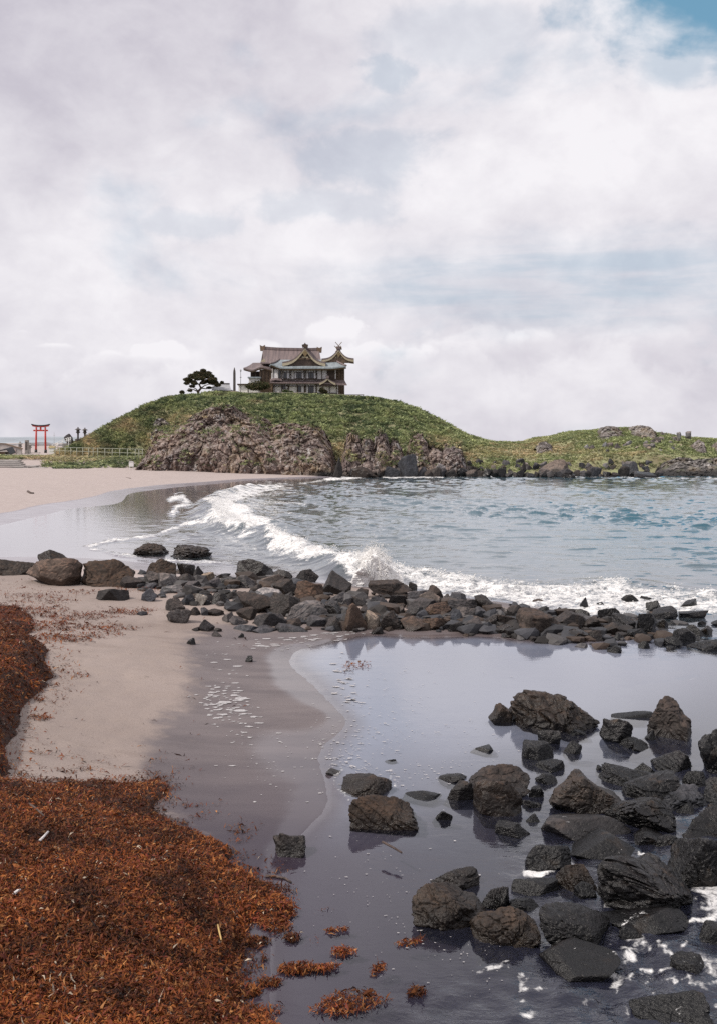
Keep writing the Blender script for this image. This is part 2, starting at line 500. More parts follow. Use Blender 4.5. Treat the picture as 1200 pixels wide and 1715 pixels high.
# swash and damp: where the sea has been
gw = ramp(gz + 0.045 * fbm(np.stack([gx * 0.6, gy * 0.35, gx * 0], -1), 4), 0.20, 0.01)
far_w = ramp(gz + 0.03 * fbm(np.stack([gx * 0.12, gy * 0.05, gx * 0], -1), 3), 0.115, 0.085)
gw = np.where(gy > 28, far_w, gw)
film = ramp(gz + 0.012 * fbm(np.stack([gx * .5, gy * .4, gx * 0 + 8], -1), 3), 0.024, 0.004)
film = np.where(gy > 28, far_w * 0.62, film)
near_dark = ramp(gpy + 40 * fbm(np.stack([gx * .9, gy * .9, gx * 0], -1), 3), 1190, 1460) * (gy < 28) * (gy > 2)
near_dark = np.maximum(near_dark, (gy <= 2) * 1.0)
pale = ramp(gz, 0.002, -0.02) * (gy < 28)
me = np_mesh('ground', np.stack([gx, gy, gz], -1), grid_faces(len(yy), nc), True, {'wet': gw, 'film': film, 'near_dark': near_dark, 'pale': pale, 'lilac': (gy > 28) * 1.0, 'sunk': ramp(gz, 0.003, -0.004)})
m, T, out = mat_new('sand')
geo = T.add('ShaderNodeNewGeometry').outputs['Position']
wet = T.attr('wet').outputs['Fac']; flm = T.attr('film').outputs['Fac']
nA = T.noise(geo, 0.35, 6, 0.6); nB = T.noise(geo, 3.0, 6, 0.65); nC = T.noise(geo, 60.0, 3, 0.6); nD = T.noise(T.mapping(geo, (0.5, 1.6, 1)), 1.2, 6, 0.6)
dry = T.mix(T.smooth(nA, 0.3, 0.7), (0.268, 0.215, 0.192), (0.338, 0.276, 0.248))
dry = T.mix(T.smooth(nB, 0.35, 0.75, 0, 0.5), dry, (0.33, 0.265, 0.225))
dry = T.mix(T.smooth(nC, 0.35, 0.75, 0, 0.6), dry, (0.20, 0.155, 0.135))
dry = T.mix(T.smooth(T.noise(geo, 24.0, 3, 0.7), 0.56, 0.74, 0, 0.6), dry, (0.17, 0.13, 0.115))
tide = T.noise(T.mapping(geo, (0.18, 1.1, 1)), 1.0, 6, 0.65, 0.8)
dry = T.mix(T.smooth(tide, 0.52, 0.66, 0, 0.45), dry, (0.190, 0.145, 0.125))
wcol = T.mix(T.smooth(nD, 0.35, 0.65), (0.105, 0.084, 0.085), (0.150, 0.122, 0.120))
wcol = T.mix(T.smooth(nC, 0.4, 0.8, 0, 0.4), wcol, (0.15, 0.125, 0.125))
wcol = T.mix(T.math('MULTIPLY', T.attr('pale').outputs['Fac'], 0.95), wcol, (0.25, 0.28, 0.355))  # pale pool floor, the blue of the reflected sky tinted into it
wcol = T.mix(T.math('MULTIPLY', T.attr('near_dark').outputs['Fac'], 0.94), wcol, (0.036, 0.026, 0.040))      # wet sand painted darker towards the bottom of the frame
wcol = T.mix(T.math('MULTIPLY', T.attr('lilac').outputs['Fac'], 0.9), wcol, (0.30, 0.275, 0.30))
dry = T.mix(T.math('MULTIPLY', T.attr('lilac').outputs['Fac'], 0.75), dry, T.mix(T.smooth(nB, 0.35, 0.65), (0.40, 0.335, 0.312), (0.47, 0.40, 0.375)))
wn = T.math('ADD', wet, T.math('MULTIPLY', T.math('SUBTRACT', nB, 0.5), 0.9))
wn = T.math('ADD', wn, T.math('MULTIPLY', T.math('SUBTRACT', nD, 0.5), 0.8))
wfac = T.smooth(wn, 0.22, 0.80)
b = T.add('ShaderNodeBsdfPrincipled')
T.l.new(T.mix(wfac, dry, wcol), b.inputs['Base Color'])
ro = T.math('MULTIPLY_ADD', wfac, -0.30, 0.9)
ro = T.math('SUBTRACT', ro, T.math('MULTIPLY', T.smooth(T.math('ADD', flm, T.math('MULTIPLY', T.math('SUBTRACT', nD, 0.5), 0.5)), 0.2, 0.8), 0.46))
T.l.new(T.math('MAXIMUM', ro, 0.06), b.inputs['Roughness'])
T.l.new(T.math('MULTIPLY_ADD', T.attr('sunk').outputs['Fac'], -0.5, 0.5), b.inputs['Specular IOR Level'])
hgt = T.math('MULTIPLY_ADD', nC, 0.35, nB)
bs = T.add('ShaderNodeBump'); bs.inputs['Distance'].default_value = 0.02
T.l.new(hgt, bs.inputs['Height']); T.l.new(T.math('MULTIPLY_ADD', wfac, -0.62, 0.68), bs.inputs['Strength'])
T.l.new(bs.outputs[0], b.inputs['Normal'])
T.l.new(b.outputs[0], out.inputs[0])
SAND = m
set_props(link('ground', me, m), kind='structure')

# ================================================================== sea
FOAM_POLY = [
    ([(350, 850), (400, 826), (470, 812), (520, 816), (470, 835), (480, 865), (500, 890), (450, 900), (400, 905), (345, 880)], 14, 0.52),
    ([(440, 890), (500, 893), (560, 920), (620, 945), (590, 960), (500, 945)], 12, 0.5),
    ([(345, 844), (370, 832), (405, 820), (447, 811), (490, 814), (452, 824), (410, 836), (394, 846), (440, 849), (420, 863), (462, 881), (442, 895), (415, 907), (394, 902), (365, 893), (342, 877), (355, 860)], 9, 1.0),
    ([(443, 896), (462, 893), (500, 915), (524, 930), (566, 944), (604, 955), (590, 968), (545, 950), (496, 943), (450, 933), (447, 916)], 8, 1.0),
    ([(575, 975), (590, 945), (640, 940), (690, 956), (720, 962), (760, 967), (800, 974), (850, 977), (880, 987), (920, 987), (960, 982), (1000, 977), (1040, 972), (1060, 987), (1110, 992), (1200, 997), (1300, 1000), (1300, 1035), (1130, 1030), (1000, 1045), (900, 1025), (830, 1012), (740, 1000), (690, 992), (600, 992)], 12, 0.80),
    ([(1147, 1471), (1210, 1480), (1230, 1532), (1190, 1535), (1165, 1500)], 12, 0.9),
    ([(1058, 1560), (1085, 1562), (1090, 1590), (1050, 1606), (1040, 1590)], 10, 0.55),
    ([(1100, 1578), (1130, 1600), (1230, 1590), (1230, 1660), (1180, 1640), (1140, 1615)], 16, 0.62),
    ([(430, 1076), (500, 1062), (620, 1058), (600, 1068), (520, 1075), (450, 1090)], 6, 0.55),
    ([(545, 1040), (560, 1000), (640, 990), (640, 1010)], 8, 0.3),
]
FOAM_LINE = [
    ([(287, 836), (305, 832), (318, 846), (296, 850), (290, 862)], 5, 0.85), ([(257, 898), (285, 888), (313, 878), (345, 880)], 3.0, 0.9),
    ([(147, 917), (180, 908), (257, 898)], 2.2, 0.8), ([(150, 918), (200, 930), (253, 937), (300, 940), (390, 945)], 3.5, 0.6), ([(300, 925), (380, 915), (440, 935)], 6, 0.45),
    ([(280, 905), (330, 898), (400, 910)], 5, 0.45), ([(545, 804), (580, 801), (625, 797)], 3, 1.0), ([(630, 796), (650, 800), (690, 799), (740, 799)], 2.2, 0.95), ([(740, 799), (900, 798), (1200, 802)], 1.0, 0.6),
    ([(500, 811), (545, 804)], 2, 0.7), ([(430, 828), (480, 826), (520, 830)], 3, 0.55), ([(420, 845), (470, 842), (510, 846)], 3, 0.6), ([(440, 858), (480, 860), (520, 868)], 3, 0.55), ([(330, 870), (350, 885), (390, 908), (430, 925)], 4, 0.5), ([(470, 893), (510, 898), (540, 905)], 3, 0.5),
    ([(880, 1466), (899, 1462), (925, 1455), (955, 1448)], 7, 1.0), ([(1018, 1517), (1081, 1520), (1116, 1531), (1158, 1540), (1230, 1545)], 4.5, 1.0),
    ([(905, 1580), (948, 1583), (990, 1592), (1018, 1610), (1026, 1645)], 6, 1.0), ([(1060, 1540), (1074, 1580), (1050, 1606)], 5, 0.8), ([(1020, 1580), (1060, 1572), (1090, 1590)], 4, 0.85),
    ([(1102, 1581), (1126, 1606), (1175, 1620)], 7, 0.75), ([(1150, 1640), (1175, 1655), (1230, 1640)], 6, 0.7), ([(797, 1630), (815, 1625), (850, 1612)], 5, 0.8), ([(850, 1650), (860, 1670), (825, 1690)], 4, 0.6),
    ([(880, 1655), (930, 1660), (1010, 1680)], 3, 0.6), ([(790, 1600), (850, 1620), (960, 1680), (1060, 1700)], 2.5, 0.5), ([(1065, 1430), (1085, 1440)], 4, 0.8), ([(1128, 1378), (1134, 1374)], 4, 0.8),
    ([(570, 1290), (556, 1310), (590, 1345)], 3, 0.6), ([(650, 1300), (662, 1318)], 3, 0.6), ([(735, 1330), (790, 1345)], 2.5, 0.3), ([(935, 1165), (1060, 1150), (1180, 1135)], 2, 0.32),
]
wr, wc = 1170, 440
wy = np.concatenate([np.exp(np.linspace(math.log(1.5), math.log(20), 270)), np.exp(np.linspace(math.log(20), math.log(135), 901))[1:], [145, 170, 220, 350, 700, 1500, 4000, 12000, 30000]])
ty = np.linspace(-1, 1, wc); ty = 0.8 * ty + 0.2 * ty ** 3
sy_ = np.repeat(wy, wc); sx_ = np.tile(ty, len(wy)) * (0.6 * sy_ + 5)
swx, swy = sx_.copy(), sy_.copy()
floor = groundz(swx, swy, False)
depth = np.maximum(-floor, 0)
spx, spy = to_px(swx, swy, 0.0)
one = np.zeros_like(swx)
open_sea = ramp(swy, 23, 27) * ramp(depth, 0.1, 0.9)
open_sea = np.maximum(open_sea, ramp(swy, 27, 33) * ramp(depth, 0.03, 0.2) * 0.35)
far_calm = 1 - 0.5 * ramp(swy, 60, 130)
warp = fbm(np.stack([swx * 0.13, swy * 0.13, one], -1), 2) * 2.0
w1 = perlin(np.stack([swx * 0.30 + warp, swy * 0.62 + swx * 0.06, one + 3], -1))
w2 = perlin(np.stack([swx * 0.75, swy * 1.5 + swx * 0.2 + warp, one + 7], -1))
w3 = perlin(np.stack([swx * 2.0, swy * 3.4, one + 11], -1))
w4 = perlin(np.stack([swx * 0.85 + 31 + warp, swy * 1.5 + swx * 0.15, one + 17], -1)); w5 = perlin(np.stack([swx * 2.0 + 9, swy * 3.2 + warp, one + 27], -1))
gust = 0.35 + 0.9 * ramp(fbm(np.stack([swx * 0.07 + 3, swy * 0.05, one + 40], -1), 3), -0.3, 0.35)
crest = gust * ramp(w4, 0.18, 0.52) * (0.4 + 0.6 * ramp(w1, -0.3, 0.4)) * 0.14 + gust * ramp(w5, 0.22, 0.55) * 0.055
swz = open_sea * (1 - 0.5 * ramp(swy, 50, 120)) * (0.03 * w1 + 0.014 * w2 + 0.006 * w3 + crest)
rough = ramp(spx, 780, 1000) * ramp(spy, 1300, 1460) * (swy < 20)
rough = np.maximum(rough, ramp(spy, 1600, 1700) * ramp(spx, 560, 760) * 0.7)
rough = np.maximum(rough, ramp(spx, 1000, 1150) * ramp(spy, 1030, 1060) * ramp(spy, 1110, 1085) * 0.5)
swz += rough * 0.040 * perlin(np.stack([swx * 2.4 + 2 * warp, swy * 2.6, one + 1], -1)) + rough * 0.026 * perlin(np.stack([swx * 6, swy * 6.5, one + 5], -1))
swz += (1 - ramp(swy, 20, 24)) * 0.0012 * perlin(np.stack([swx * 5, swy * 5.5, one], -1))
# the breaker rolling in along the curved shore
BRK = [on(a, b, 0)[:2] for a, b in ((470, 813), (420, 818), (372, 832), (350, 846), (350, 864), (385, 890), (432, 898), (470, 916), (520, 934), (575, 950), (610, 962))]
bd, bp = line_d(swx, swy, BRK)
lump = 1 + 0.5 * fbm(np.stack([swx * 0.8, swy * 0.8, one + 2], -1), 3)
swz += 0.42 * np.exp(-(bd / 0.9) ** 2) * lump * ramp(bp, 0, 1.5)
B2 = [on(a, b, 0)[:2] for a, b in ((430, 838), (400, 850), (425, 872), (470, 885))]
bd2, _ = line_d(swx, swy, B2)
swz += 0.22 * np.exp(-(bd2 / 0.8) ** 2) * lump
SRF = [on(a, b, 0)[:2] for a, b in ((610, 962), (700, 968), (800, 980), (900, 990), (1000, 985), (1040, 980), (1120, 998), (1220, 1004))]
bd3, _ = line_d(swx, swy, SRF)
swz += 0.16 * np.exp(-(bd3 / 1.0) ** 2) * (1 + 0.9 * fbm(np.stack([swx * 0.9, swy * 0.9, one + 9], -1), 3))
# foam
nf = fbm(np.stack([swx * 0.9, swy * 0.9, one], -1), 4) * (swy > 20) + fbm(np.stack([swx * 3.0, swy * 3.0, one], -1), 4) * (swy <= 20)
foam = np.zeros_like(swx)
for poly, soft, k in FOAM_POLY:
    foam = np.maximum(foam, k * ramp(poly_sd(spx, spy * 1.0, poly) + nf * soft * 2.2, -soft * 0.9, soft * 1.1))
for pts, wdt, k in FOAM_LINE:
    dl, _ = line_d(spx, spy, pts)
    foam = np.maximum(foam, k * ramp(dl + nf * wdt * 1.8, wdt * 1.25, wdt * 0.2))
swz += foam * (swy > 22) * 0.09 * (fbm(np.stack([swx * 3.1, swy * 3.1, one + 4], -1), 3, ridged=True))
swz += foam * (swy <= 22) * 0.012
cur = fbm(np.stack([swx * 2.0 + 2.5 * fbm(np.stack([swx * .8, swy * .8, one + 50], -1), 2), swy * 4.5, one + 60], -1), 4)
lace = np.maximum(0.85 * ramp(spx, 930, 1100) * ramp(spy, 1430, 1540), 0.72 * ramp(spx, 740, 840) * ramp(spy, 1580, 1640)) * np.exp(-(cur / 0.055) ** 2) * ramp(nf, -0.25, 0.1) * (swy < 20)
foam = np.maximum(foam, lace)
streak = ramp(fbm(np.stack([swx * 0.25, swy * 0.9 + warp, one + 20], -1), 4), 0.18, 0.42) * open_sea * ramp(swy, 70, 30) * 0.22
foam = np.maximum(foam, streak)
swash = ramp(swy, 27, 33) * ramp(floor, 0.10, -0.02) * 0.32
swash = np.maximum(swash, ramp(spx, 560, 900) * ramp(spy, 1180, 1330) * (swy < 20) * 0.16)
teal = ramp(swx / swy, -0.10, 0.34) * ramp(depth, 0.3, 1.6)
me = np_mesh('sea', np.stack([swx, swy, swz], -1), grid_faces(len(wy), wc), True, {'depth': depth, 'foam': foam, 'teal': teal, 'chop': np.maximum(np.maximum(open_sea, rough * 4.0), swash), 'pool': ramp(swy, 24, 19)})
m, T, out = mat_new('sea_water')
geo = T.add('ShaderNodeNewGeometry').outputs['Position']
dep = T.attr('depth').outputs['Fac']; fo = T.attr('foam').outputs['Fac']; te = T.attr('teal').outputs['Fac']; ch = T.attr('chop').outputs['Fac']
bA = T.noise(T.mapping(geo, (1.0, 1.7, 1)), 1.3, 5, 0.6, 0.4)
bB = T.noise(T.mapping(geo, (1.0, 1.3, 1)), 9.0, 4, 0.6, 0.5)
bmp = T.add('ShaderNodeBump'); bmp.inputs['Distance'].default_value = 0.06
T.l.new(T.math('MULTIPLY_ADD', bB, 0.22, bA), bmp.inputs['Height'])
T.l.new(T.math('MULTIPLY_ADD', ch, 0.17, 0.045), bmp.inputs['Strength'])
nrm = bmp.outputs[0]
# reflectance of a water surface (Schlick), the same from above and below
cosi = T.math('ABSOLUTE', T.vmath('DOT_PRODUCT', nrm, T.add('ShaderNodeNewGeometry').outputs['Incoming']))
fres = T.math('MULTIPLY_ADD', T.math('POWER', T.math('SUBTRACT', 1.0, cosi, clamp=True), 4.0), 0.975, 0.025)
gl = T.add('ShaderNodeBsdfGlossy'); gl.inputs['Color'].default_value = (0.97, 0.97, 0.97, 1); gl.inputs['Roughness'].default_value = 0.05; T.l.new(nrm, gl.inputs['Normal'])
tr = T.add('ShaderNodeBsdfTransparent')
T.l.new(T.mix(T.smooth(dep, 0.0, 0.5), (0.96, 0.95, 0.96), (0.42, 0.47, 0.50)), tr.inputs[0])
df = T.add('ShaderNodeBsdfDiffuse')
bcol = T.mix(te, (0.135, 0.170, 0.195), (0.022, 0.095, 0.135))
bcol = T.mix(T.attr('pool').outputs['Fac'], bcol, (0.030, 0.032, 0.052))
T.l.new(bcol, df.inputs[0])
opac = T.math('SUBTRACT', 1.0, T.math('POWER', 2.718, T.math('MULTIPLY', dep, -2.2)))
body = T.shmix(opac, tr.outputs[0], df.outputs[0])
wat = T.shmix(fres, body, gl.outputs[0])
fd = T.add('ShaderNodeBsdfDiffuse')
fA = T.noise(geo, 2.2, 6, 0.65, 1.2); fB = T.noise(geo, 14.0, 5, 0.65, 0.8)
fn = T.math('ADD', T.math('MULTIPLY', T.math('SUBTRACT', fA, 0.5), 1.5), T.math('MULTIPLY', T.math('SUBTRACT', fB, 0.5), 1.3))
T.l.new(T.mix(T.smooth(fA, 0.35, 0.65), (0.62, 0.61, 0.61), (0.86, 0.85, 0.83)), fd.inputs[0])
ff = T.smooth(T.math('ADD', fo, T.math('MULTIPLY', fn, T.smooth(fo, 0.0, 0.25))), 0.42, 0.98)
T.l.new(T.bump(fB, 0.6, 0.08), fd.inputs['Normal'])
T.l.new(T.shmix(ff, wat, fd.outputs[0]), out.inputs[0])
WATER = m
set_props(link('sea', me, m), kind='structure')

# ================================================================== hill and low headland
CREST = [(20, 775), (60, 770), (100, 758), (120, 748), (140, 738), (160, 727), (200, 703), (230, 688), (250, 678), (280, 668), (310, 663), (350, 660), (450, 661), (550, 664), (610, 667), (640, 670), (665, 674), (700, 687), (740, 709), (780, 729), (820, 741), (880, 744), (905, 740), (930, 738), (945, 731), (975, 728), (1000, 722), (1020, 718), (1050, 718), (1090, 724), (1130, 731), (1160, 734), (1200, 736), (1300, 741), (1450, 755), (1600, 775)]
cr = np.array(CREST, float)
def crest_D(px): return 152 - 12 * ramp(px, 780, 960)
_cx = (cr[:, 0] - HX) * crest_D(cr[:, 0]) / FPX
_cz = CAMZ + (HY - cr[:, 1]) * crest_D(cr[:, 0]) / FPX
_cD = crest_D(cr[:, 0])
def hill_base(x):
    return 121.5 - 2.0 * ramp(x, 8, 30) + 20 * ramp(x, -22, -29)
def hillz(x, y, detail=True):
    zc = np.interp(x, _cx, _cz); Dc = np.interp(x, _cx, _cD)
    zc = np.convolve(np.pad(zc, 2, 'edge'), np.ones(1), 'same')[2:-2] if False else zc
    yb = hill_base(x)
    t = np.clip((y - yb) / (Dc - yb), 0, 1)
    zb = np.where(x > 6, 0.15, 0.5)
    front = zb + (zc - zb) * (1 - (1 - t) ** 1.55)
    lowr = ramp(x, 16, 26)
    front_r = zb + (zc - zb) * (0.30 * ramp(t, 0, 0.12) + 0.70 * t ** 0.9)
    front = front * (1 - lowr) + front_r * lowr
    back = zc - 0.15 * np.clip((y - Dc) / 8, 0, 1) - (zc + 4) * ramp(y, Dc + 30, Dc + 62)
    z = np.where(y < Dc, front, back)
    z = np.where(y < yb, zb - (yb - y) * 0.8, z)
    if detail:
        p = np.stack([x * 0.22, y * 0.22, z * 0], -1)
        z = z + fbm(p, 3) * 0.7 * ramp(t, 0.02, 0.25) * (0.3 + 0.7 * ramp(np.abs(y - Dc), 0, 6)) * (y < Dc + 3)
    return z
hx = np.linspace(-56, 92, 300); hy = np.concatenate([np.linspace(115, 156, 150), np.linspace(158, 216, 26)])
HXg, HYg = np.meshgrid(hx, hy); HXf, HYf = HXg.ravel(), HYg.ravel()
HZ = hillz(HXf, HYf)
me = np_mesh('hill', np.stack([HXf, HYf, HZ], -1), grid_faces(len(hy), len(hx)))
HILL_SOIL = plain('hill_soil', (0.22, 0.23, 0.12), 0.9, 0.5, 0.5, 0.6, 3.0, col2=(0.20, 0.17, 0.10))
set_props(link('hill', me, HILL_SOIL), kind='structure')
# tan patches: dry grass seen on the saddle and along the lower slopes
TAN = [(780, 762, 60, 14, .75), (860, 758, 60, 12, .85), (930, 752, 50, 14, .8), (575, 757, 22, 22, .75), (610, 772, 40, 12, .6), (1030, 768, 90, 10, .6), (150, 742, 30, 12, .6), (215, 715, 30, 12, .45), (300, 700, 50, 12, .5), (110, 762, 60, 10, .8), (740, 745, 40, 12, .45), (985, 760, 45, 10, .7), (250, 740, 24, 18, .4), (130, 735, 14, 6, .7)]
def veg_color(px, py, rnd, n1, n2):
    """leaf colour of the plant that grows at a spot"""
    g1 = np.array([0.110, 0.150, 0.085]); g2 = np.array([0.370, 0.410, 0.210]); g3 = np.array([0.080, 0.120, 0.032]); tn = np.array([0.58, 0.47, 0.30]); rd = np.array([0.33, 0.24, 0.175])
    k = np.clip(0.5 + 1.9 * n1 + 0.9 * (rnd - 0.5), 0, 1)[:, None]
    c = g1 * (1 - k) + g2 * k
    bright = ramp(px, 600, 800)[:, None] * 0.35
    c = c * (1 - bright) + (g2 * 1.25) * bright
    t = np.zeros(len(px))
    for (a, b_, ra, rb, w) in TAN:
        t = np.maximum(t, w * np.exp(-((px - a) / ra) ** 2 - ((py - b_) / rb) ** 2))
    t = np.clip(t + 0.8 * (n2 * 1.3) * (t > 0.12) + 0.7 * np.clip(n2 - 0.25, 0, 1), 0, 1) * (0.5 + rnd * 0.7)
    t = np.clip(t, 0, 1)[:, None]
    c = c * (1 - t) + tn * t
    r = (np.clip(n1 * n2 * -4.5, 0, 1) * (rnd > 0.3))[:, None] * 0.7
    c = c * (1 - r) + rd * r
    return c * (0.75 + 0.5 * rnd[:, None])
def scatter_tufts(x, y, z, size, cols, rng, blades=7, flat=0.5):
    """every tuft is a bunch of leaf blades, each a bent pair of triangles"""
    n = len(x); N = n * blades
    ang = rng.uniform(0, 2 * np.pi, N); lean = rng.uniform(0.15, 1.0, N) * flat * 1.6
    S = np.repeat(size, blades) * rng.uniform(0.6, 1.15, N)
    base = np.stack([np.repeat(x, blades), np.repeat(y, blades), np.repeat(z, blades)], -1)
    dirh = np.stack([np.cos(ang), np.sin(ang), np.zeros(N)], -1)
    up = np.stack([dirh[:, 0] * np.sin(lean), dirh[:, 1] * np.sin(lean), np.cos(lean)], -1)
    side = np.stack([-np.sin(ang), np.cos(ang), np.zeros(N)], -1)
    base = base + dirh * (rng.uniform(0, 0.45, N) * S)[:, None]
    wdt = S * rng.uniform(0.14, 0.3, N)
    mid = base + up * (S * 0.55)[:, None]
    tip = base + up * (S * 0.9)[:, None] + dirh * (S * 0.35)[:, None] - np.array([0, 0, 1]) * (S * 0.08)[:, None]
    V = np.stack([base, mid + side * wdt[:, None], tip, mid - side * wdt[:, None]], 1).reshape(-1, 3)
    F = np.arange(N * 4).reshape(-1, 4)
    C = np.repeat(np.repeat(cols, blades, 0) * rng.uniform(0.7, 1.3, (N, 1)), 4, 0)
    return V, F, C
VEG = vcol_mat('leaf_green', 0.75, 0.25, 0.15)
rng = np.random.default_rng(11)
n = 34000
tx = rng.uniform(-50, 62, n); ty_ = rng.uniform(0, 1, n) ** 0.9
yb = hill_base(tx); Dc = np.interp(tx, _cx, _cD)
ty_ = yb + 0.8 + ty_ * (Dc - yb + 1.5)
ex_ = rng.uniform(18, 62, 6000); tx = np.concatenate([tx, ex_]); ty_ = np.concatenate([ty_, np.interp(ex_, _cx, _cD) + rng.uniform(0, 27, 6000)])
tz = hillz(tx, ty_)
px_, py_ = to_px(tx, ty_, tz)
n1 = 1.3 * fbm(np.stack([tx * 0.33, ty_ * 0.33, tz * 0.4], -1), 4, 0.7); n2 = 1.25 * fbm(np.stack([tx * 0.22 + 40, ty_ * 0.22, tz * 0.3], -1), 4, 0.65)
keep = (px_ > 95) & (px_ < 1290)
tx, ty_, tz, px_, py_, n1, n2 = [a[keep] for a in (tx, ty_, tz, px_, py_, n1, n2)]
sz = rng.uniform(0.28, 0.62, len(tx)) * (1 + 0.5 * n1) * (1 - 0.35 * ramp(px_, 720, 900))
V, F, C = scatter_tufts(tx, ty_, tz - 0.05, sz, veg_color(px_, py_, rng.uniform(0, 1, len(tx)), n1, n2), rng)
me = np_mesh('hill_herbage', V, F, False, colors=C)
set_props(link('hill_herbage', me, VEG), 'dense green herbs and dry grass covering the shrine hill and headland', 'vegetation', kind='stuff')
# low dune plants between the sand and the fenced path
n = 9800
tx = rng.uniform(-78, -24, n); ty_ = rng.uniform(119, 150, n)
tz = groundz(tx, ty_)
px_, py_ = to_px(tx, ty_, tz)
keep = (px_ > -420) & (px_ < 236) & ((px_ > 70) | (ty_ > 133)) & (ty_ > 119 + 6 * (px_ < 90))
tx, ty_, tz, px_, py_ = [a[keep] for a in (tx, ty_, tz, px_, py_)]
n1 = fbm(np.stack([tx * 0.3, ty_ * 0.3, tz], -1), 3); n2 = fbm(np.stack([tx * 0.2 + 9, ty_ * 0.2, tz], -1), 3) + 0.25 * ramp(ty_, 124, 132)
sz = rng.uniform(0.2, 0.5, len(tx))
V, F, C = scatter_tufts(tx, ty_, tz - 0.03, sz, veg_color(px_, py_, rng.uniform(0, 1, len(tx)), n1, n2), rng)
me = np_mesh('dune_grass', V, F, False, colors=C)
set_props(link('dune_grass', me, VEG), 'low green and straw coloured grass between beach and fenced path', 'grass', kind='stuff')
# ================================================================== boulders
_ico = {}
def ico(k):
    if k not in _ico:
        bm_ = bmesh.new(); bmesh.ops.create_icosphere(bm_, subdivisions=k, radius=1.0)
        _ico[k] = (np.array([v.co[:] for v in bm_.verts]), np.array([[v.index for v in f.verts] for f in bm_.faces])); bm_.free()
    return _ico[k]
def rock_shape(seed, k=5, planes=11, sharp=16, amp=0.05, poly=None):
    """a weathered block: directions cut by random planes, edges worn, surface pitted; fills the unit box, y is depth"""
    rg = np.random.default_rng(seed)
    Dv, F = ico(k)
    nrm = rg.normal(size=(planes, 3))
    box = np.array([[1, 0, 0], [-1, 0, 0], [0, 1, 0], [0, -1, 0], [0, 0, 1], [0, 0, -1]], float) + rg.normal(0, 0.26, (6, 3))
    ya, ta_, ra = rg.uniform(0, 6.28), rg.normal(0, .45), rg.normal(0, .45)
    Rz = np.array([[math.cos(ya), -math.sin(ya), 0], [math.sin(ya), math.cos(ya), 0], [0, 0, 1]]); Rx = np.array([[1, 0, 0], [0, math.cos(ta_), -math.sin(ta_)], [0, math.sin(ta_), math.cos(ta_)]]); Ry = np.array([[math.cos(ra), 0, math.sin(ra)], [0, 1, 0], [-math.sin(ra), 0, math.cos(ra)]])
    box = box @ (Rz @ Rx @ Ry).T
    nrm = np.concatenate([box, nrm]); nrm /= np.linalg.norm(nrm, axis=1)[:, None]
    h = np.concatenate([rg.uniform(0.50, 0.80, 6), rg.uniform(0.55, 0.95, planes)])
    q = np.maximum(Dv @ nrm.T, 0.02) / h
    q = np.concatenate([q, np.full((len(Dv), 1), 0.66)], 1)
    r = (q ** sharp).sum(1) ** (-1.0 / sharp)
    off = rg.uniform(0, 50, 3)
    V = Dv * r[:, None]
    f1, f2, cid = worley(V * np.array([rg.uniform(1.4, 4.0), rg.uniform(1.4, 4.0), rg.uniform(1.4, 5.0)]) + off)
    wk = rg.uniform(0.1, 1.2); sd_ = rg.normal(size=3); sd_ /= np.linalg.norm(sd_); strata = np.abs(((V @ sd_) * rg.uniform(2.5, 6) + 0.6 * fbm(V * 1.5 + off, 2)) % 1.0 - 0.5) * 2
    nz = amp * (1.1 * fbm(V * 1.7 + off, 4) + 0.55 * fbm(V * 5.5 + off, 3, ridged=True)) + wk * amp * (1.1 * (cid - 0.5) * ramp(f2 - f1, 0.0, 0.18) - 0.5 * ramp(f2 - f1, 0.08, 0.0)) + rg.uniform(0, 0.5) * amp * ramp(strata, 0.1, 0.35)
    V = V * (1 + nz)[:, None]
    lo, hi = V.min(0), V.max(0)
    V = (V - (lo + hi) / 2) / ((hi - lo) / 2)
    if poly is not None:     # match the outline of the real boulder in its x,z elevation
        P = np.array(poly, float)
        th = np.arctan2(V[:, 2], V[:, 0]); rho = np.hypot(V[:, 0], V[:, 2])
        nb = 120; b_ = ((th + np.pi) / (2 * np.pi) * nb).astype(int) % nb
        S = np.zeros(nb); np.maximum.at(S, b_, rho)
        S = np.where(S == 0, S.max(), S)
        S = (S + np.roll(S, 1) + np.roll(S, -1)) / 3
        ta = (np.arange(nb) + .5) / nb * 2 * np.pi - np.pi
        R = np.full(nb, 0.01)
        for j in range(len(P)):
            a, b2 = P[j], P[(j + 1) % len(P)]
            e = b2 - a
            den = np.cos(ta) * e[1] - np.sin(ta) * e[0]
            den = np.where(np.abs(den) < 1e-9, 1e-9, den)
            t = (a[0] * e[1] - a[1] * e[0]) / den
            s_ = np.where(np.abs(e[0]) > np.abs(e[1]), (np.cos(ta) * t - a[0]) / (e[0] if e[0] else 1e-9), (np.sin(ta) * t - a[1]) / (e[1] if e[1] else 1e-9))
            ok = (t > 0) & (s_ >= -1e-6) & (s_ <= 1 + 1e-6)
            R = np.where(ok, np.maximum(R, t), R)
        RS = R / S; RS = (np.roll(RS, 2) + 2 * np.roll(RS, 1) + 3 * RS + 2 * np.roll(RS, -1) + np.roll(RS, -2)) / 9; RS = np.minimum(RS, np.median(RS) * 1.9)
        fac = np.interp(th, np.concatenate([ta - 2 * np.pi, ta, ta + 2 * np.pi]), np.tile(RS, 3))
        V[:, 0] *= fac; V[:, 2] *= fac
    return V, F
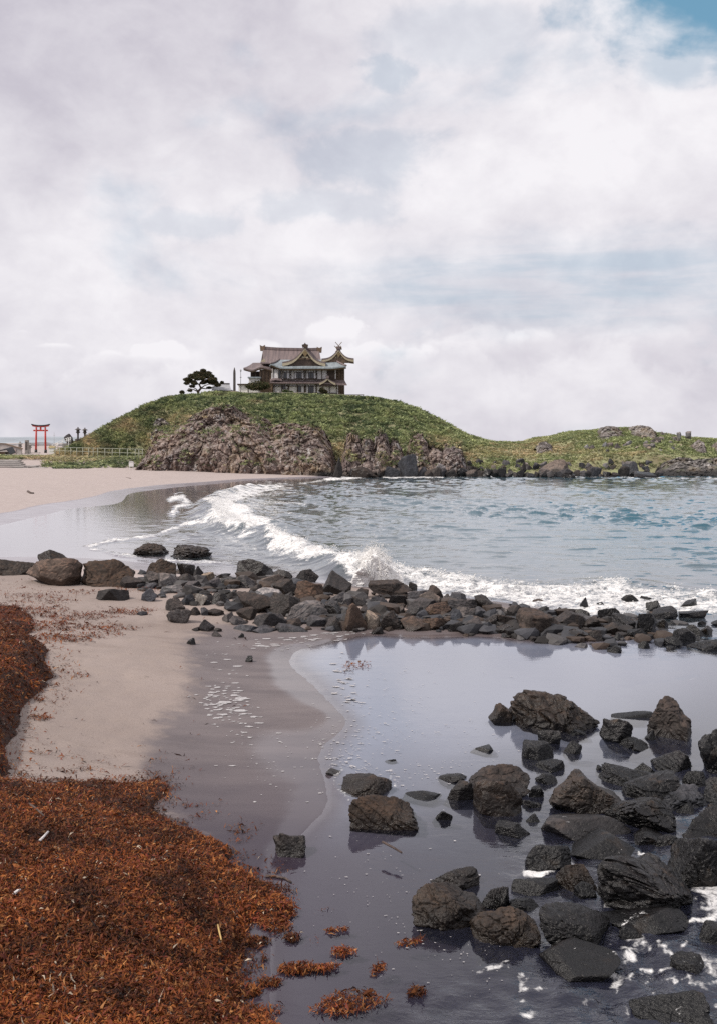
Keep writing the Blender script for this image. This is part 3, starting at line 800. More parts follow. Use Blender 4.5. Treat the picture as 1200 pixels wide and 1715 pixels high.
def rock_material(name, wash=None):
    m, T, out = mat_new(name)
    tc = T.add('ShaderNodeNewGeometry').outputs['Position']
    oi = T.add('ShaderNodeObjectInfo')
    nA = T.noise(tc, 2.2, 7, 0.62); nB = T.noise(tc, 11.0, 6, 0.65); nC = T.noise(tc, 48.0, 4, 0.65)
    vd, vc = T.voronoi(tc, 7.0)
    lite = T.math('ADD', T.math('MULTIPLY', T.math('SUBTRACT', nA, 0.5), 1.3), T.math('MULTIPLY', T.math('SUBTRACT', nB, 0.5), 1.6))
    c = T.mix(T.smooth(lite, -0.35, 0.5), (0.62, 0.58, 0.56), (1.5, 1.5, 1.5))
    base = T.mix(1.0, oi.outputs['Color'], c, 'MULTIPLY')
    base = T.mix(T.smooth(nC, 0.52, 0.82, 0, 0.6), base, T.mix(1.0, base, (2.6, 2.5, 2.4), 'MULTIPLY'))     # crystals, barnacles and grit
    base = T.mix(T.smooth(T.noise(tc, 3.4, 5, 0.6), 0.58, 0.75, 0, 0.35), base, (0.075, 0.045, 0.02))     # rusty algae
    sx = T.add('ShaderNodeSeparateXYZ'); T.l.new(tc, sx.inputs[0])
    wetz = T.math('ADD', sx.outputs[2], T.math('MULTIPLY', T.math('SUBTRACT', nA, 0.5), 0.35))
    wetl = T.smooth(wetz, 0.20, 0.05)                        # washed by the tide below this line
    base = T.mix(T.math('MULTIPLY', wetl, 0.62), base, T.mix(1.0, base, (0.30, 0.27, 0.25), 'MULTIPLY'))
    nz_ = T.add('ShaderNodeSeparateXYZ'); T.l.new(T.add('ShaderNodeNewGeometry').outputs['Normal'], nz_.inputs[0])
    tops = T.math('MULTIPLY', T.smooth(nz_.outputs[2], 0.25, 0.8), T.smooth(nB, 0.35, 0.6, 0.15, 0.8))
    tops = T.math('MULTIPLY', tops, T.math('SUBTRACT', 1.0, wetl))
    base = T.mix(tops, base, T.mix(1.0, base, (2.1, 1.8, 1.6), 'MULTIPLY'))      # upward faces painted lighter above the tide line
    b = T.add('ShaderNodeBsdfPrincipled')
    T.l.new(base, b.inputs['Base Color']); b.inputs['Specular IOR Level'].default_value = 0.4
    lumo = T.vmath('LENGTH', oi.outputs['Color'])
    gloss = T.math('MAXIMUM', wetl, T.smooth(lumo, 0.035, 0.018))
    T.l.new(T.math('MULTIPLY_ADD', gloss, -0.40, T.math('MULTIPLY_ADD', nA, -0.4, 0.94)), b.inputs['Roughness'])
    T.l.new(T.bump(T.math('ADD', T.math('MULTIPLY', nB, 0.8), T.math('MULTIPLY', nC, 0.35)), 0.75, 0.035), b.inputs['Normal'])
    sh = b.outputs[0]
    if wash:      # white water sheeting over the stone
        fd = T.add('ShaderNodeBsdfDiffuse'); fd.inputs[0].default_value = (0.80, 0.79, 0.78, 1)
        f1 = T.noise(T.mapping(tc, (1.0, 1.0, 0.45)), wash[0], 6, 0.65, 1.0); f2 = T.noise(tc, wash[0] * 7, 4, 0.7, 0.6)
        f = T.math('ADD', f1, T.math('MULTIPLY', T.math('SUBTRACT', f2, 0.5), 0.55))
        sh = T.shmix(T.smooth(f, wash[1], wash[1] + 0.10), sh, fd.outputs[0])
    T.l.new(sh, out.inputs[0])
    return m
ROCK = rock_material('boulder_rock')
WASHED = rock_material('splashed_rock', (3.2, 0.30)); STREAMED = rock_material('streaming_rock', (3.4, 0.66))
TINT = {'b': (0.050, 0.035, 0.027), 'g': (0.072, 0.067, 0.067), 'd': (0.019, 0.0158, 0.0148), 'w': (0.0060, 0.0056, 0.0062), 'p': (0.21, 0.19, 0.165), 'k': (0.021, 0.0143, 0.0098), 's': (0.040, 0.040, 0.045), 'l': (0.14, 0.132, 0.13)}
ROCK_SEED = [100]
def boulder(x0, y0, x1, y1, tint, label, group=None, poly=None, zb=None, k=None, dep=0.85, D=None, name='boulder', cat='boulder', planes=11, amp=0.05, sharp=16, bury=0.3):
    """box in photograph pixels -> a stone of real size standing where it meets the ground"""
    ROCK_SEED[0] += 1
    xm = (x0 + x1) / 2
    if D is None:
        Df = CAMZ * FPX / (y1 - HY)
        for _ in range(3):
            z_ = float(groundz([(xm - HX) * Df / FPX], [Df], False)[0]) if zb is None else zb
            z_ = max(z_, -0.02) if zb is None else z_
            Df = (CAMZ - z_) * FPX / (y1 - HY)
    else:
        Df = D; z_ = CAMZ - (y1 - HY) * D / FPX
    w = (x1 - x0) * Df / FPX
    dp = dep * w
    for _ in range(6):
        Dc = Df + dp * 0.5
        w = (x1 - x0) * Dc / FPX
        zt = CAMZ - (y0 - HY) * (Dc + 0.12 * dp) / FPX
        if zt - z_ < 0.16 * w and dp > 0.3 * w: dp *= 0.85
        else: break
    hgt = max(zt - z_, 0.05)
    zlo = z_ - bury * hgt - 0.06 - 0.05 * w
    pl = None
    if poly is not None:
        cx_, cz_ = (xm - HX) * Dc / FPX, (zt + zlo) / 2
        pl = []
        for (a, b_) in poly:
            q = at(a, b_, Dc)
            zz = q[2] if q[2] > z_ + 0.02 else zlo + (q[2] - min(z_, q[2])) * 0.5
            pl.append(((q[0] - cx_) / (w / 2), (zz - cz_) / ((zt - zlo) / 2)))
    kk = k or (5 if (x1 - x0) > 34 else 4)
    V, F = rock_shape(ROCK_SEED[0] * 13 + 5, kk, planes, sharp, amp, pl)
    V = V * np.array([w / 2, dp / 2, (zt - zlo) / 2])
    ctr = ((xm - HX) * Dc / FPX, Dc, (zt + zlo) / 2)
    V[:, 2] += (zt - zlo) / 2
    me = np_mesh(name, V, F, False)
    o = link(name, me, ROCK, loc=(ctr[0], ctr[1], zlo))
    t = TINT[tint]; rr_ = random.Random(ROCK_SEED[0]); rv = rr_.uniform(0.6, 1.3); hu = rr_.uniform(-.1, .1)
    o.color = (t[0] * rv * (1 + hu), t[1] * rv, t[2] * rv * (1 - hu), 1)
    return set_props(o, label, cat, group)
# outlines of the large boulders, photograph pixels
OUT = {
 'A3': [(43, 962), (60, 942), (75, 936), (110, 932), (130, 935), (139, 946), (138, 965), (130, 979), (85, 976), (50, 969)],
 'A4': [(133, 975), (141, 948), (160, 943), (187, 937), (198, 938), (228, 960), (215, 981), (158, 983)],
 'A6': [(245, 958), (256, 942), (270, 935), (296, 946), (297, 966), (250, 967)],
 'B1': [(393, 966), (395, 945), (410, 936), (425, 935), (445, 942), (457, 957), (455, 968)],
 'B4': [(494, 1003), (497, 976), (510, 972), (540, 981), (544, 1006), (520, 1008)],
 'B6': [(614, 978), (618, 972), (665, 973), (685, 985), (683, 999), (662, 999), (640, 990), (626, 990)],
 'B12': [(472, 1034), (490, 1014), (510, 1007), (535, 1006), (547, 1014), (543, 1028), (510, 1037)],
 'B14': [(575, 1052), (580, 1025), (586, 1012), (592, 1009), (602, 1020), (613, 1048), (608, 1056), (590, 1056)],
 'C7': [(792, 1001), (800, 998), (813, 999), (836, 1021), (825, 1025), (806, 1018)],
 'C27': [(868, 1060), (868, 1034), (874, 1022), (900, 1022), (925, 1033), (948, 1055), (935, 1064), (900, 1066)],
 'D8': [(1023, 1050), (1030, 1030), (1045, 1030), (1075, 1042), (1080, 1055), (1060, 1060), (1030, 1056)],
 'E1': [(857, 1218), (858, 1183), (866, 1165), (883, 1157), (906, 1161), (945, 1165), (962, 1178), (976, 1190), (997, 1202), (999, 1211), (969, 1216), (927, 1220), (895, 1230), (871, 1226)],
 'E2': [(816, 1203), (826, 1194), (830, 1183), (838, 1179), (856, 1194), (855, 1210), (838, 1214)],
 'E6': [(1000, 1228), (1014, 1208), (1030, 1201), (1048, 1205), (1058, 1217), (1054, 1236), (1025, 1245)],
 'E9': [(1084, 1238), (1088, 1215), (1097, 1197), (1106, 1180), (1121, 1171), (1137, 1176), (1146, 1195), (1160, 1214), (1158, 1234), (1130, 1243)],
 'E13': [(792, 1345), (793, 1310), (810, 1302), (850, 1305), (865, 1325), (874, 1335), (865, 1358), (830, 1370), (800, 1365)],
 'E18': [(913, 1330), (920, 1316), (955, 1295), (972, 1290), (983, 1302), (1008, 1316), (1040, 1337), (1025, 1352), (1000, 1366), (930, 1360)],
 'F5': [(994, 1485), (992, 1432), (1008, 1424), (1035, 1424), (1056, 1429), (1078, 1441), (1102, 1440), (1123, 1459), (1148, 1480), (1172, 1501), (1186, 1525), (1176, 1540), (1112, 1529), (1060, 1522), (1018, 1515)],
 'F13': [(787, 1545), (800, 1534), (840, 1526), (865, 1525), (899, 1545), (895, 1570), (860, 1588), (830, 1590), (795, 1570)],
 'G1': [(561, 1322), (575, 1310), (600, 1303), (627, 1298), (648, 1306), (657, 1316), (650, 1330), (610, 1338), (585, 1335)],
 'G2': [(584, 1345), (586, 1330), (612, 1327), (640, 1334), (663, 1336), (685, 1348), (697, 1366), (704, 1378), (690, 1389), (645, 1394), (600, 1390), (590, 1381)],
 'H1': [(460, 1404), (466, 1397), (495, 1399), (511, 1403), (513, 1418), (500, 1434), (465, 1424)],
 'H2': [(687, 1500), (700, 1483), (720, 1477), (745, 1484), (770, 1500), (800, 1515), (817, 1532), (800, 1550), (745, 1563), (705, 1545), (689, 1525)],
}
R_ = []   # id, box, tint, label
def R(id, x0, y0, x1, y1, tint, label, **kw): R_.append((id, x0, y0, x1, y1, tint, label, kw))
# --- left end of the rock bar, on the sand
R('A1', -30, 935, 55, 964, 'k', 'low dark rock ledge cut by the left edge of the picture', dep=.5)
R('A2', 62, 920, 110, 948, 'k', 'rounded brown rock peeping over the big yellow-stained boulder at far left')
R('A3', 43, 932, 139, 980, 'b', 'big brown boulder with yellow stain at left end of rock bar')
R('A4', 133, 937, 228, 983, 'k', 'wide mossy brown boulder right of the yellow-stained one')
R('A5', 202, 965, 245, 985, 'd', 'low dark stone at right foot of the wide mossy boulder')
R('A6', 245, 935, 297, 968, 'k', 'peaked dark brown boulder rising highest between left boulders and rock pile')
R('A7', 297, 943, 326, 968, 'd', 'dark block touching the right side of the peaked brown boulder')
R('A8', 323, 947, 341, 969, 's', 'narrow upright stone at right end of the peaked boulder group')
R('A9', 238, 957, 272, 981, 'g', 'grey rounded stone in front of the peaked dark brown boulder')
R('A10', 262, 959, 301, 983, 'g', 'larger grey angular stone below the peaked dark brown boulder')
R('A11', 295, 960, 326, 981, 'd', 'dark wedge shaped stone below the narrow upright stone')
R('A12', 302, 972, 338, 989, 's', 'grey blue flat stone lying below the dark wedge')
R('A13', 337, 958, 361, 975, 'p', 'pale cream stone among the grey ones near the water')
R('A14', 266, 978, 308, 994, 'l', 'light grey flat stone lying on the red weed line')
R('A15', 317, 980, 341, 994, 'g', 'small grey pyramid stone right of the light grey flat stone')
R('A16', 342, 968, 372, 988, 's', 'blue grey slab right below the pale cream stone')
R('A16b', 366, 966, 396, 984, 'd', 'dark low stone between pale cream stone and tall dark boulder')
R('A17', 162, 983, 216, 1006, 'd', 'double humped dark rock alone on the sand below the mossy boulder')
R('A18', 237, 984, 264, 1006, 's', 'blue grey wedge stone standing on the sand left of the scattered stones')
R('A19', 238, 976, 263, 986, 's', 'thin slate blue slab behind the blue grey wedge stone')
R('A20', 277, 1000, 311, 1023, 'g', 'grey round stone directly above the sharp pyramid stone')
R('A21', 280, 1018, 320, 1044, 'g', 'sharp grey pyramid stone standing on bare sand')
R('A22', 303, 994, 331, 1013, 's', 'slate stone at the top of the small scattered group')
R('A23', 312, 1016, 338, 1031, 'd', 'dark flat stone right of the sharp pyramid stone')
R('A24', 336, 1017, 350, 1031, 's', 'tiny upright slate between two dark stones on the sand')
R('A25', 348, 1019, 374, 1031, 'd', 'long low dark stone on sand, right of the tiny slate')
R('A26', 353, 993, 380, 1011, 'd', 'dark triangular stone right of the small pale stones')
R('A27', 328, 993, 348, 1013, 'p', 'small pale stone left of the dark triangular stone')
R('A28', 335, 1036, 359, 1057, 's', 'egg shaped grey stone alone on the wet sand edge')
R('A29', 321, 1050, 337, 1057, 'd', 'small flat dark stone left of the egg shaped stone')
R('A30', 359, 1051, 372, 1058, 'd', 'pebble right of the egg shaped stone')
R('A31', 355, 1058, 373, 1066, 'd', 'flat dark pebble below the egg shaped stone')
R('A32', 313, 1068, 328, 1080, 'w', 'black three cornered pebble on damp sand')
R('A33', 228, 1023, 247, 1031, 's', 'flat slate lying on sand left of the sharp pyramid stone')
R('A34', 372, 1025, 392, 1041, 'g', 'small grey stone at the left foot of the rock pile')
# --- awash near the swash
R('S1', 213, 909, 281, 931, 'k', 'dark reef rock awash in shallow surf, left of the two', amp=.2, sharp=14)
R('S2', 285, 912, 356, 936, 'k', 'dark reef rock awash in shallow surf, right of the two', amp=.2, sharp=14)
# --- back row of the bar
BACK = [('B1', 393, 935, 458, 971, 'd'), ('B2', 456, 954, 489, 975, 'd'), ('B3', 493, 953, 533, 975, 'd'), ('B5', 540, 957, 588, 995, 'd'), ('B6', 614, 971, 686, 1000, 'd'), ('C2', 683, 974, 698, 990, 'd'),
        ('C4', 713, 980, 744, 1004, 'd'), ('C6', 753, 992, 782, 1006, 's'), ('C7', 791, 998, 837, 1027, 'd'), ('Cb', 590, 985, 616, 1000, 'd'), ('Cc', 740, 995, 757, 1008, 'd')]
# --- middle of the bar
MIDDLE = [('B26', 390, 963, 428, 985, 'g'), ('B8', 437, 962, 475, 982, 'g'), ('B7', 458, 970, 497, 997, 'd'), ('B9', 425, 984, 478, 1006, 'l'), ('B27', 418, 978, 440, 992, 'd'), ('B4', 493, 971, 544, 1008, 'b'), ('B10', 397, 993, 455, 1025, 'd'), ('B11', 450, 994, 499, 1030, 'd'),
          ('B28', 550, 992, 592, 1015, 's'), ('B12', 472, 1005, 548, 1039, 'g'), ('B13', 542, 1008, 581, 1037, 'd'), ('B33', 522, 1000, 548, 1014, 'b'), ('C9', 645, 994, 681, 1015, 's'), ('C3', 681, 987, 721, 1007, 's'), ('C8', 678, 1001, 731, 1024, 's'), ('C5', 702, 988, 735, 1013, 'g'),
          ('C10', 675, 1015, 708, 1037, 'd'), ('C11', 709, 1009, 754, 1035, 'b'), ('C12', 749, 1002, 799, 1027, 's'), ('C14', 763, 1016, 797, 1038, 'g'), ('C15', 791, 1016, 814, 1037, 's'), ('C21', 660, 1012, 678, 1029, 'g'), ('B29', 603, 1012, 645, 1029, 'd'), ('Cm', 618, 997, 648, 1013, 's'),
          ('Cn', 585, 997, 620, 1015, 's'), ('Cp', 732, 1000, 752, 1014, 'd'), ('B18', 396, 1016, 430, 1037, 'd'), ('C25', 822, 1016, 853, 1030, 'l'), ('C23', 802, 1029, 831, 1052, 'd'), ('C24', 829, 1027, 865, 1049, 'd'), ('C26', 848, 1013, 876, 1037, 'd')]
# --- waterline of the bar
FRONT = [('B19', 385, 1031, 415, 1046, 's'), ('B17', 426, 1024, 479, 1050, 's'), ('B20', 392, 1044, 439, 1058, 's'), ('B21', 416, 1047, 463, 1061, 's'), ('B22', 460, 1043, 519, 1059, 's'), ('B23', 477, 1036, 507, 1049, 'd'), ('B24', 514, 1031, 545, 1049, 's'), ('B25', 543, 1032, 575, 1056, 'd'), ('B14', 575, 1008, 614, 1057, 'b'),
         ('B15', 607, 1021, 641, 1054, 'p'), ('C20', 636, 1024, 675, 1055, 'd'), ('B16', 621, 1049, 643, 1063, 'd'), ('C18', 671, 1031, 721, 1057, 'b'), ('C19', 704, 1032, 752, 1056, 'b'), ('C13', 753, 1018, 772, 1043, 's'), ('C22', 749, 1040, 777, 1058, 'd'), ('C16', 774, 1033, 806, 1060, 's'), ('C17', 799, 1039, 828, 1060, 's'),
         ('C29', 828, 1046, 866, 1062, 'd'), ('C28', 838, 1058, 867, 1069, 'd'), ('C27', 867, 1020, 949, 1067, 'b'), ('D3', 935, 1052, 992, 1074, 'k'), ('D18', 983, 1054, 1012, 1074, 'd')]
# --- right half of the bar
RIGHT = [('D31', 899, 1015, 919, 1032, 'w'), ('D31b', 929, 1016, 944, 1030, 'w'), ('D2', 918, 1024, 984, 1056, 'd'), ('D4', 956, 1020, 987, 1036, 'w'), ('D6', 977, 1032, 1009, 1056, 'd'), ('D7', 998, 1016, 1038, 1042, 'w'), ('D8', 1022, 1028, 1081, 1060, 'w'), ('D9', 1003, 1043, 1046, 1064, 'k'), ('D10', 1066, 1025, 1099, 1064, 'w'),
         ('D11', 1080, 1005, 1105, 1027, 'w'), ('D12', 1090, 1015, 1132, 1038, 'w'), ('D17', 1046, 1052, 1083, 1071, 'w'), ('D19', 1024, 1060, 1044, 1073, 'w'), ('D32', 1097, 1036, 1118, 1054, 'w')]
# --- in the surf and the channel right of the bar
LOOSE = [('D5', 970, 1000, 985, 1021, 'w', 'upright black rock in foam above the right part of rock bar'), ('D13', 1040, 994, 1069, 1012, 'w', 'black rock in the white surf, arched top, nearest the open sea'), ('D14', 1071, 998, 1089, 1010, 'w', 'small black rock right beside the arched surf rock'),
         ('D15', 1138, 1003, 1166, 1021, 'w', 'black rock in the surf near the right edge, upper of two'), ('D16', 1134, 1020, 1181, 1037, 'w', 'long flat black rock in the surf near the right edge'), ('D20', 1015, 1080, 1042, 1094, 'w', 'lone oval black stone in still water below the rock bar'), ('D21', 1068, 1073, 1086, 1086, 'w', 'small black stone right of the lone oval stone'),
         ('D22', 1111, 1066, 1144, 1084, 'w', 'black rock with lighter top left in the channel group'), ('D23', 1125, 1051, 1162, 1078, 'w', 'broad dark rock in the middle of the channel group'), ('D24', 1148, 1046, 1178, 1067, 'w', 'rough black rock at the top of the channel group'), ('D25', 1171, 1048, 1193, 1065, 'w', 'small rough rock right of the top channel rock'),
         ('D26', 1152, 1069, 1215, 1091, 'w', 'long low black rock crossing the right edge beside the channel'), ('D27', 1188, 1034, 1225, 1050, 'w', 'black rock cut off by right edge level with the bar'), ('D28', 1115, 1081, 1133, 1090, 'w', 'flat stone barely above water under the channel group'), ('D29', 1165, 1039, 1181, 1048, 'w', 'tiny rock awash above the channel group'),
         ('D30', 998, 1008, 1012, 1016, 'w', 'tiny black rock tip in foam left of the arched surf rock'), ('D33', 1114, 1040, 1131, 1048, 'w', 'low wet rock tip in the gap right of the bar'), ('D34', 776, 976, 783, 983, 'w', 'tiny dark rock tip in the surf behind the bar')]
# --- boulders in the tidal pool and the right foreground
FORE = [('E1', 856, 1156, 1000, 1231, 'k', 'largest boulder in the pool, long brown and sloping to the right'), ('E2', 816, 1179, 857, 1214, 'k', 'small pointed stone touching the left end of the largest pool boulder'), ('E3a', 900, 1221, 937, 1249, 'w', 'dark wet stone just below the largest pool boulder'),
        ('E3b', 873, 1241, 927, 1277, 'w', 'black lumpy stone below left of the largest pool boulder'), ('E4', 943, 1241, 974, 1266, 'w', 'small black stone right of the lumpy one under the largest boulder'), ('E5', 937, 1216, 982, 1234, 'w', 'low stone in the shadow side under the long boulder tip'),
        ('E6', 1000, 1200, 1059, 1246, 'w', 'rounded black boulder between the long boulder and the cone shaped one'), ('E7', 1033, 1235, 1082, 1257, 'w', 'low dark stone at the foot of the rounded black boulder'), ('E8', 1020, 1192, 1092, 1207, 'w', 'thin flat rock awash behind the rounded black boulder'),
        ('E9', 1084, 1171, 1161, 1243, 'd', 'tall cone shaped boulder standing in the pool at right'), ('E10', 1168, 1217, 1235, 1300, 'w', 'high black boulder cut by right edge next to the cone'), ('E11', 1093, 1256, 1168, 1297, 'w', 'dark block in front of the cone shaped boulder'), ('E12', 1073, 1224, 1096, 1242, 'w', 'small stone at left foot of the cone shaped boulder'),
        ('E13b', 775, 1282, 883, 1338, 'd', 'broad boulder behind the flat faced block in the middle pool'), ('E13', 791, 1301, 876, 1370, 'k', 'flat faced dark block leaning on the broad boulder in the middle pool'), ('E14', 787, 1248, 823, 1262, 'w', 'small flat rock awash left of the long boulder group'),
        ('E15', 897, 1273, 946, 1297, 'w', 'wet black stone above the big rust-marked boulder'), ('E16', 896, 1294, 932, 1317, 'w', 'black stone left above the big rust-marked boulder'), ('E17', 884, 1315, 910, 1338, 'w', 'small black stone right of the flat faced block'),
        ('E18', 912, 1289, 1041, 1366, 'k', 'big peaked boulder with rust marks in the right foreground pile'), ('E19', 994, 1281, 1100, 1322, 'w', 'long rough rock behind the big peaked boulder'), ('E20', 1038, 1294, 1138, 1348, 'w', 'rough black boulder right of the big peaked boulder'),
        ('E21', 1080, 1317, 1184, 1364, 's', 'sloping blue black boulder near the right edge above the pile'), ('E22', 1172, 1305, 1240, 1352, 'w', 'black boulder cut by right edge under the high one'), ('E23', 996, 1282, 1010, 1293, 'w', 'tiny black stone beside the long rough rock'),
        ('F1', 1017, 1334, 1131, 1396, 'w', 'smooth rounded black boulder in the centre of the right pile'), ('F2', 1134, 1355, 1240, 1410, 'w', 'blue black boulder at right edge beside the smooth rounded one'), ('F3', 1118, 1383, 1250, 1490, 'w', 'huge black boulder at right edge above the foam patch'), ('F4', 1044, 1388, 1116, 1420, 'w', 'flat black rock under the smooth rounded boulder'),
        ('F5', 992, 1421, 1187, 1541, 'w', 'largest boulder of the right foreground, long back with foam at its foot'), ('F6', 933, 1446, 999, 1497, 'k', 'rounded brown black boulder at the left end of the largest foreground one'), ('F7', 856, 1468, 936, 1507, 'w', 'jagged low rock left of the rounded brown black boulder'), ('F8', 878, 1410, 958, 1462, 'w', 'wet hump above the small white foam fall'),
        ('F9', 948, 1390, 1058, 1446, 'w', 'water washed flat boulder behind the largest foreground one'), ('F10', 908, 1362, 1050, 1412, 's', 'broad low rock with water streaming over it'), ('F11', 828, 1374, 886, 1407, 'w', 'low square rock just under the flat faced block'), ('F12', 875, 1362, 905, 1382, 'w', 'small black stone right above the low square rock'),
        ('F13', 786, 1524, 900, 1593, 'k', 'smooth pale topped boulder in dark water at bottom centre right'), ('F14', 897, 1510, 1024, 1594, 'w', 'rough black boulder between the smooth one and the largest foreground one'), ('F15', 1008, 1518, 1160, 1570, 'w', 'dark rock shelf under the largest foreground boulder, veined with foam'),
        ('F16', 908, 1580, 1032, 1650, 'w', 'half drowned boulder with white water curling over its right side'), ('F17', 1058, 1655, 1178, 1730, 'w', 'foam streaked rock at the bottom edge right'), ('F18', 806, 1482, 852, 1527, 'w', 'upright dark triangular rock between boulders at bottom centre'), ('F19', 1125, 1600, 1182, 1640, 'w', 'low drowned rock in white water near the bottom right'),
        ('X1', 1085, 1395, 1135, 1425, 'w', 'wet stone wedged behind the back of the largest foreground boulder'), ('X2', 1130, 1345, 1165, 1368, 'w', 'small wet stone wedged beside the smooth rounded boulder'), ('X3', 1185, 1340, 1230, 1372, 'w', 'small black stone at the right edge above the blue black boulder'),
        ('X4', 1020, 1355, 1048, 1378, 'w', 'small stone tucked under the right foot of the peaked boulder'), ('X5', 1060, 1275, 1100, 1300, 'w', 'low stone between the long rough rock and the dark block'), ('X6', 1140, 1290, 1185, 1322, 'w', 'wet stone between the dark block and the right edge boulders'),
        ('X7', 960, 1478, 1000, 1512, 'w', 'small dark stone under the rounded brown black boulder'), ('X8', 850, 1500, 905, 1530, 'w', 'low wet rock behind the smooth pale topped boulder'), ('X9', 1030, 1545, 1090, 1580, 'w', 'drowned dark rock in foam below the rock shelf'), ('X10', 1165, 1545, 1225, 1590, 'w', 'dark rock in white water at the right edge'),
        ('X11', 905, 1440, 940, 1462, 'w', 'small stone beside the white foam fall'), ('X12', 1050, 1240, 1095, 1262, 'w', 'flat wet stone left below the cone shaped boulder'),
        ('G1', 560, 1297, 658, 1338, 'k', 'low brown boulder behind the reflecting one at the pool edge'), ('G2', 583, 1326, 705, 1395, 'k', 'brown boulder with clear reflection at the pool edge'), ('G3', 671, 1320, 740, 1344, 'w', 'flat rock awash right of the low brown boulder'), ('G4', 732, 1293, 782, 1314, 'd', 'small flat topped rock behind the middle pool boulders'),
        ('G4b', 740, 1302, 794, 1345, 'd', 'rounded rock at the left of the flat faced block'), ('G5', 722, 1353, 757, 1377, 'w', 'small lone black stone in the pool middle'), ('G6', 644, 1270, 664, 1278, 'w', 'tiny flat dark stone alone in pale water'), ('G7', 543, 1287, 571, 1300, 'g', 'small flat grey stone at the sand spit tip'),
        ('H1', 459, 1395, 514, 1437, 'd', 'square dark block alone on wet sand by the seaweed'), ('H2', 686, 1476, 818, 1564, 'k', 'big dome shaped boulder at bottom centre'), ('H3', 719, 1449, 802, 1496, 'd', 'dark rock leaning behind the dome shaped boulder'), ('H5', 411, 1098, 424, 1109, 'w', 'tiny black pointed stone with foam on wet sand'),
        ('H6', 395, 1060, 410, 1069, 'w', 'tiny dark flat stone at the left toe of the rock bar'), ('H7', 872, 1338, 905, 1358, 'w', 'tiny wet rock between the flat faced block and the peaked boulder'), ('H8', 1020, 1500, 1040, 1520, 'w', 'small rock at the foot of the largest foreground boulder')]
ORD = 'first second third fourth fifth sixth seventh eighth ninth tenth eleventh twelfth thirteenth fourteenth fifteenth sixteenth seventeenth eighteenth nineteenth twentieth twenty-first twenty-second twenty-third twenty-fourth twenty-fifth twenty-sixth twenty-seventh twenty-eighth twenty-ninth thirtieth thirty-first thirty-second thirty-third'.split()
COLW = {'b': 'brown', 'g': 'grey', 'd': 'dark', 'w': 'wet black', 'p': 'pale speckled', 'k': 'dark brown', 's': 'slate grey', 'l': 'light grey'}
SPECIAL = {'B1': 'tall dark boulder standing at the left end of the bar, against the surf', 'B4': 'brown angular block with flat lit top in the left of the bar', 'B5': 'dark round boulder against the surf, left of the splash', 'B6': 'long flat topped dark slab against the surf, right below the splash',
           'B14': 'pointed brown boulder at the pool edge, reflected in the water', 'B15': 'pale speckled stone right beside the pointed brown boulder', 'B12': 'large grey tilted slab left of the pointed brown boulder', 'C7': 'dark slanting slab against the surf at right of the pile', 'C27': 'big blunt brown boulder at the pool edge in the right half of bar', 'D3': 'low brown boulder at the pool edge right of the blunt one', 'D8': 'long saddle shaped black boulder at right end of bar', 'C5': 'thin grey slab leaning to the right in the pile', 'B9': 'flat light grey slab near the top left of the pile', 'C25': 'pale blue grey slab right of the slanting dark slab'}
def tier(rows, where):
    rows = sorted(rows, key=lambda r: (r[1] + r[3]) / 2)
    for i, r in enumerate(rows):
        flat = (r[4] - r[2]) < 0.5 * (r[3] - r[1])
        lab = SPECIAL.get(r[0]) or f"{COLW[r[5]]} {'flat' if flat else 'angular'} stone, {ORD[i]} from the left in the {where}"
        R(*r[:6], lab, group='rocks of the bar across the bay')
tier(BACK, 'back row of the rock bar'); tier(MIDDLE, 'middle of the rock bar'); tier(FRONT, 'rock bar waterline'); tier(RIGHT, 'right end of the rock bar')
for r in LOOSE: R(*r)
for r in FORE: R(*r, group='boulders in the tidal pool')
for (id, x0, y0, x1, y1, tint, label, kw) in R_:
    kw = dict(kw)
    if id in OUT: kw['poly'] = OUT[id]
    if id in ('F10', 'F9', 'E8', 'G3', 'F16', 'F15', 'E14'): kw.setdefault('amp', 0.03); kw.setdefault('dep', 1.0)
    if (x1 - x0) > 90 and id[0] in 'EFGH': kw['k'] = 6
    if id[0] in 'EFGHX': kw.setdefault('amp', 0.12); kw.setdefault('sharp', 20); kw.setdefault('planes', 7)
    if id[0] in 'ABCD': kw.setdefault('sharp', 40); kw.setdefault('planes', 6); kw.setdefault('amp', 0.07)
    gr = 0.03 if id[0] in 'ABCD' else 0.025 if id[0] in 'EF' else 0.0
    dw, dh = (x1 - x0) * gr, (y1 - y0) * gr
    o = boulder(x0 - dw, y0 - dh, x1 + dw, y1 + dh, tint, label, **kw)
    if id in ('F10', 'F9', 'F16', 'F17', 'F15', 'F19'): o.data.materials[0] = STREAMED
# the hump of the splash rock, mostly under white water
SPL = boulder(574, 916, 682, 992, 's', 'rock under the bursting wave behind the bar', zb=-0.1, amp=.14, planes=4, sharp=30, k=6, poly=[(574, 987), (590, 962), (602, 946), (608, 930), (620, 919), (630, 916), (640, 926), (652, 934), (662, 948), (672, 958), (682, 985), (640, 994), (600, 994)])
SPL.data.materials[0] = WASHED
